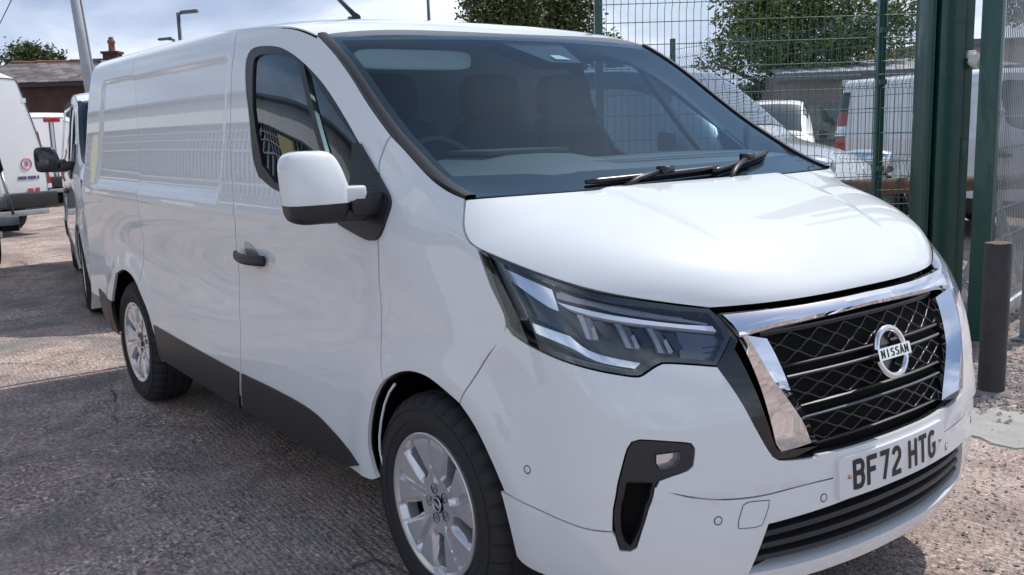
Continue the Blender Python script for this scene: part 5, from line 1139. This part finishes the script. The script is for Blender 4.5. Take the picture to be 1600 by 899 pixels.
# ------------------------------------------------------------ buildings
def house(loc, rz):
    r = empty('brick_house', 'low dark brick building with slate roof and clay ridge at the far left', 'building', loc, rz)
    W, D, He, Hr = 10.5, 6.0, 3.85, 4.75
    MB().box((0, -D / 2, He / 2), (W, D, He)).build('wall', 'brick', r)
    rf = mk('roof', [(-W/2-.3, .35, He - .1), (W/2+.3, .35, He - .1), (W/2+.3, -D/2, Hr), (-W/2-.3, -D/2, Hr), (-W/2-.3, -D-.35, He - .1), (W/2+.3, -D-.35, He - .1)], [(0, 1, 2, 3), (3, 2, 5, 4), (0, 3, 4), (1, 5, 2)], 'wallgrey', r)
    # slates, each a small slab
    slope = math.atan2(Hr - He + .1, D / 2 + .35); rows, cols = 9, 26; L = math.hypot(Hr - He + .1, D / 2 + .35) / rows; wd = (W + .6) / cols
    sm = None; k = 0
    pal = [M['slate_a'], M['slate_b'], M['slate_c']]
    for i in range(rows):
        for j in range(cols):
            x = -W / 2 - .3 + (j + .5 + (.5 if i % 2 else 0)) * wd
            if x > W / 2 + .3: continue
            if sm is None: sm = MB().box((0, 0, 0), (wd * .95, L * 1.12, .03)).build('slate', 'slate_a', rf); o = sm
            else: o = bpy.data.objects.new('slate', sm.data); COL.objects.link(o); o.parent = rf
            t = i + .5; o.location = (x, .35 - math.cos(slope) * L * t, He - .1 + math.sin(slope) * L * t + .03 + rnd.uniform(0, .012)); o.rotation_euler = (-slope + .012, 0, rnd.uniform(-.01, .01))
            o.material_slots[0].link = 'OBJECT'; o.material_slots[0].material = rnd.choice(pal); k += 1
    for j in range(22):
        o = MB().tube([(-W/2 - .3 + j * .5, -D/2, Hr + .02), (-W/2 + .19 + j * .5, -D/2, Hr + .03)], .11, 8).build('ridge_tile', 'clay', rf) if j == 0 else None
        if j == 0: rt0 = o
        else: d = bpy.data.objects.new('ridge_tile', rt0.data); COL.objects.link(d); d.parent = rf; d.location = (j * .5, 0, rnd.uniform(-.01, .02))
    MB().box((0, .30, He - .18), (W + .4, .12, .14)).build('gutter', 'satin', r)
    ch = MB().box((1.15, -D/2 - .1, Hr + .0), (.62, .62, .7)); ch.box((1.15, -D/2 - .1, Hr + .38), (.74, .74, .10)); c1_ = ch.build('chimney', 'brick', r)
    mb = MB().lathe([(.17, 0), (.14, .08), (.13, .35), (.17, .38), (.16, .46), (.10, .55), (.10, .62)], 14, axis='z', c=(1.15, -D/2 - .1, Hr + .42)); mb.build('chimney_pot', 'clay', c1_, True)
    return r
for k_, c_ in (('slate_a', (.16, .135, .13)), ('slate_b', (.24, .20, .185)), ('slate_c', (.11, .095, .095))): M[k_] = mat(k_, c_, .7, var=(4, .25))
# front faces the camera
house(gp(212, 40), math.atan2(Rh.y, Rh.x) + math.pi + math.radians(2))
def shed(name, label, loc, rz, W, D, H, rise, wallm, roofm):
    r = empty(name, label, 'building', loc, rz)
    MB().box((0, D / 2, H / 2), (W, D, H)).build('wall', wallm, r)
    rf = MB(); n = int(W / .45)
    for i in range(n):
        x = -W / 2 + (i + .5) * W / n
        rf.add([(x - W / n / 2, -.25, H), (x, -.25, H + .03), (x + W / n / 2, -.25, H), (x - W / n / 2, D, H + rise), (x, D, H + rise + .03), (x + W / n / 2, D, H + rise)], [(0, 1, 4, 3), (1, 2, 5, 4)])
    rf.build('roof', roofm, r); MB().box((0, -.27, H - .06), (W, .06, .16)).build('fascia', 'lampgrey', r)
    for i in range(3): MB().box((-W / 3 + i * W / 3, -.03, H * .55), (1.2, .06, .8)).build('window', 'bglass', r)
    return r
ang0 = math.atan2(Rh.y, Rh.x)
shed('grey_shed', 'long low grey shed roof below the broad tree behind the fence', gp(1390, 22.5), ang0 + math.radians(-9), 5.4, 4, 2.45, .45, 'wallgrey', 'sheet')
shed('tan_shed', 'tan clad shed seen through the open gate at the right edge', gp(1640, 26), ang0 + math.radians(4), 7, 5, 3.3, .3, 'tan', 'sheet')
bw = empty('block_wall', 'grey blockwork boundary wall behind the small white van', 'wall', gp(1120, 30), ang0)
for i in range(8):
    for j in range(14):
        if i == 0 and j == 0: blk = MB().box((0, 0, 0), (.96, .2, .27)).build('block', 'wallgrey', bw); bevel(blk, .01, 1); d = blk
        else: d = bpy.data.objects.new('block', blk.data); COL.objects.link(d); d.parent = bw
        d.location = (-6.5 + j * .98 + (.49 if i % 2 else 0), rnd.uniform(-.01, .01), .14 + i * .28)

# ------------------------------------------------------------ lamps, poles, wire
def lamp_post(label, base, h, arm, adir):
    r = empty('street_lamp', label, 'street lamp', base, 0, 'street lamps beyond the yard')
    MB().tube([(0, 0, 0), (0, 0, h)], [.10, .07], 10).build('column', 'lampgrey', r, True)
    d = Rh * adir; MB().tube([(0, 0, h - .04), tuple(d * arm * .35 + Vector((0, 0, h)))], .05, 8).build('arm', 'lampgrey', r, True)
    o = MB().box((0, 0, 0), (arm * .85, .26, .11)).build('lamp_head', 'lampgrey', r); o.location = tuple(d * arm * .55 + Vector((0, 0, h + .02))); o.rotation_euler = (0, math.radians(-4), ang0); bevel(o, .03, 2)
    o2 = MB().box((0, 0, -.05), (arm * .6, .2, .02)).build('lamp_glass', 'lining', r); o2.location = o.location; o2.rotation_euler = o.rotation_euler
lamp_post('taller street lamp above the van roof, its head pointing right', (-33.83, 9.76, 0), 5.95, .75, 1)
lamp_post('lower street lamp just above the van roof, its head pointing left', (-44.1, 12.9, 0), 6.0, .75, -1)
pole = empty('telegraph_pole', 'thick leaning grey pole rising behind the van roof corner', 'pole', (-29.6, 5.62, 0), 0)
MB().tube([(0, 0, 0), (-1.05, -.22, 7.5)], [.20, .15], 14).build('shaft', 'polemat', pole, True); MB().tube([(.12, .14, 0), (-.93, -.08, 7.5)], .03, 8).build('cable_duct', 'polemat', pole, True)
p2 = empty('lamp_column', 'slim grey column rising alone above the windscreen', 'pole', (-32.6, 19.85, 0), 0); MB().tube([(0, 0, 0), (-.05, 0, 8.5)], [.09, .06], 10).build('shaft', 'lampgrey', p2, True); MB().box((0, 0, .03), (.4, .4, .06)).build('base', 'lampgrey', p2)
wr = MB().tube([(-21.2, -1.2, 3.0), (-20.535, 1.553, 3.92), (-20.449, 1.809, 4.40), (-20.2, 2.4, 5.6)], .012, 5).build('overhead_wire', 'lampgrey'); tag(wr, 'thin dark overhead wire at the top left corner', 'wire')

# ------------------------------------------------------------ trees
def tree(label, base, h, blobs, leaf, n, mat_, seed, trunk_r=.18, cat='tree', name='broad_tree', droop=0):
    r_ = random.Random(seed); r = empty(name, label, cat, base, 0, 'trees behind the yard')
    mb = MB(); mb.tube([(0, 0, 0), (.05, .04, h * .35), (-.05, .1, h * .8)], [trunk_r, trunk_r * .7, trunk_r * .25], 9)
    for bx, by, bz, rx, ry, rz_ in blobs: mb.tube([(0, .03, h * .3), (bx * .5, by * .5, h * .3 + (bz - h * .3) * .6), (bx, by, bz)], [trunk_r * .45, trunk_r * .3, trunk_r * .08], 6)
    mb.build('trunk', 'trunk', r, True)
    mb = MB(); tot = sum(b[3] * b[4] * b[5] for b in blobs)
    for bx, by, bz, rx, ry, rz_ in blobs:
        k = int(n * rx * ry * rz_ / tot); ncl = max(6, k // 16)
        for c_ in range(ncl):
            d = Vector((r_.gauss(0, 1), r_.gauss(0, 1), r_.gauss(0, 1))).normalized() * (r_.random() ** .45); cx, cy, cz = bx + d.x * rx, by + d.y * ry, bz + d.z * rz_
            cr_ = leaf * r_.uniform(1.6, 3.4)
            for q in range(16):
                p = Vector((cx + r_.gauss(0, cr_ * .6), cy + r_.gauss(0, cr_ * .6), cz + r_.gauss(0, cr_ * .5) - droop * abs(r_.gauss(0, 1)))); s = leaf * r_.uniform(.5, 1.15)
                a = Vector((r_.gauss(0, 1), r_.gauss(0, 1), r_.gauss(0, .6) - droop * 2)).normalized(); b = a.cross(Vector((r_.gauss(0, 1), r_.gauss(0, 1), r_.gauss(0, 1)))).normalized()
                mb.add([p - a * s, p + b * s * .45, p + a * s, p - b * s * .45], [(0, 1, 2, 3)])
    mb.build('crown', mat_, r); return r
def rel(r, f_, z): return (Rh * r + Fh * f_)[0], (Rh * r + Fh * f_)[1], z
def blob(r, f_, z, a, b): return (*rel(r, f_, z), a, a, b)
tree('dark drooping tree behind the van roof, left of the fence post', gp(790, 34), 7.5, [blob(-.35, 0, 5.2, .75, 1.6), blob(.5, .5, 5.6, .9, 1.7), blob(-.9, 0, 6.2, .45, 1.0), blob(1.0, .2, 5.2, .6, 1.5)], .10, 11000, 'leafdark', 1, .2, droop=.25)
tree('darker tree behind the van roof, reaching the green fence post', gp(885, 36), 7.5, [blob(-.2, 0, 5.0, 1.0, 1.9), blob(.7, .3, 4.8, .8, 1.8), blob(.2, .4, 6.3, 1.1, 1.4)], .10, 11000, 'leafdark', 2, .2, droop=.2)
tree('small light green tree just right of the green fence post', gp(962, 40), 5.0, [blob(-.1, 0, 4.3, .5, .8), blob(.2, .1, 3.9, .45, .6)], .09, 2400, 'leaf', 3, .12, name='small_tree')
tree('broad leafy tree behind the mesh fence, widest in view', gp(1230, 25), 6.0, [blob(-.9, 0, 3.6, 1.1, 1.0), blob(-1.9, .2, 2.9, .5, .55), blob(.2, .2, 3.2, 1.3, 1.1), blob(1.2, .1, 3.8, 1.1, 1.1), blob(-.3, .3, 4.5, 1.5, 1.0), blob(1.9, 0, 3.4, .8, 1.0), blob(2.7, .2, 3.8, .7, 1.0)], .075, 25000, 'leaf', 4, .22)
tree('dark shrub growing at the foot of the broad tree beside the fence', gp(1100, 27), 2.4, [blob(-.2, 0, 1.9, .8, .5), blob(.8, 0, 2.0, .9, .5), blob(1.7, 0, 2.1, .8, .5)], .07, 6000, 'leaf', 6, .08, cat='shrub', name='shrub')
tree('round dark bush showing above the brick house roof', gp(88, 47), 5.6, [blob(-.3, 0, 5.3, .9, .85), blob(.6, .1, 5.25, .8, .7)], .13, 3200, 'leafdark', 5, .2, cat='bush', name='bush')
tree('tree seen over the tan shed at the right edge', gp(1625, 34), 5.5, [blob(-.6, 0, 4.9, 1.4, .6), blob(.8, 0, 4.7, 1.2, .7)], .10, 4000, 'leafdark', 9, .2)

# ------------------------------------------------------------ across the yard (seen only in reflections)
cab = empty('site_cabin', 'long off-white cabin front with pale mesh grille and yellow notices across the yard', 'building', (-15, -5.0, 0), 0)
MB().box((0, -.9, 1.68), (26, 1.5, 3.36)).build('shell', 'dark', cab)
for i in range(13): MB().box((-12 + i * 2, -.08, 3.12), (1.985, .10, .50)).build('fascia_panel', 'offwhite', cab)
for i in range(13): MB().box((-12 + i * 2, -.09, .92), (1.985, .10, 1.84)).build('wall_panel', 'sheet' if i % 3 else 'offwhite', cab)
MB().box((0, -.05, 3.40), (26.2, .4, .06)).build('roof_edge', 'lampgrey', cab)
mb = MB()
for i in range(131): mb.box((-13 + i * .2, -.10, 2.37), (.05, .02, 1.0))
for i in range(9): mb.box((0, -.09, 1.89 + i * .122), (26, .02, .017))
tag(mb.build('mesh_grille', 'meshpale', cab), kind='stuff')
for x in (-7.4, 5.0):
    MB().box((x, -.05, 2.45), (.9, .03, .7)).build('notice', 'ysign', cab); MB().box((x, -.028, 2.22), (.7, .02, .18)).build('notice_band', 'rsign', cab)
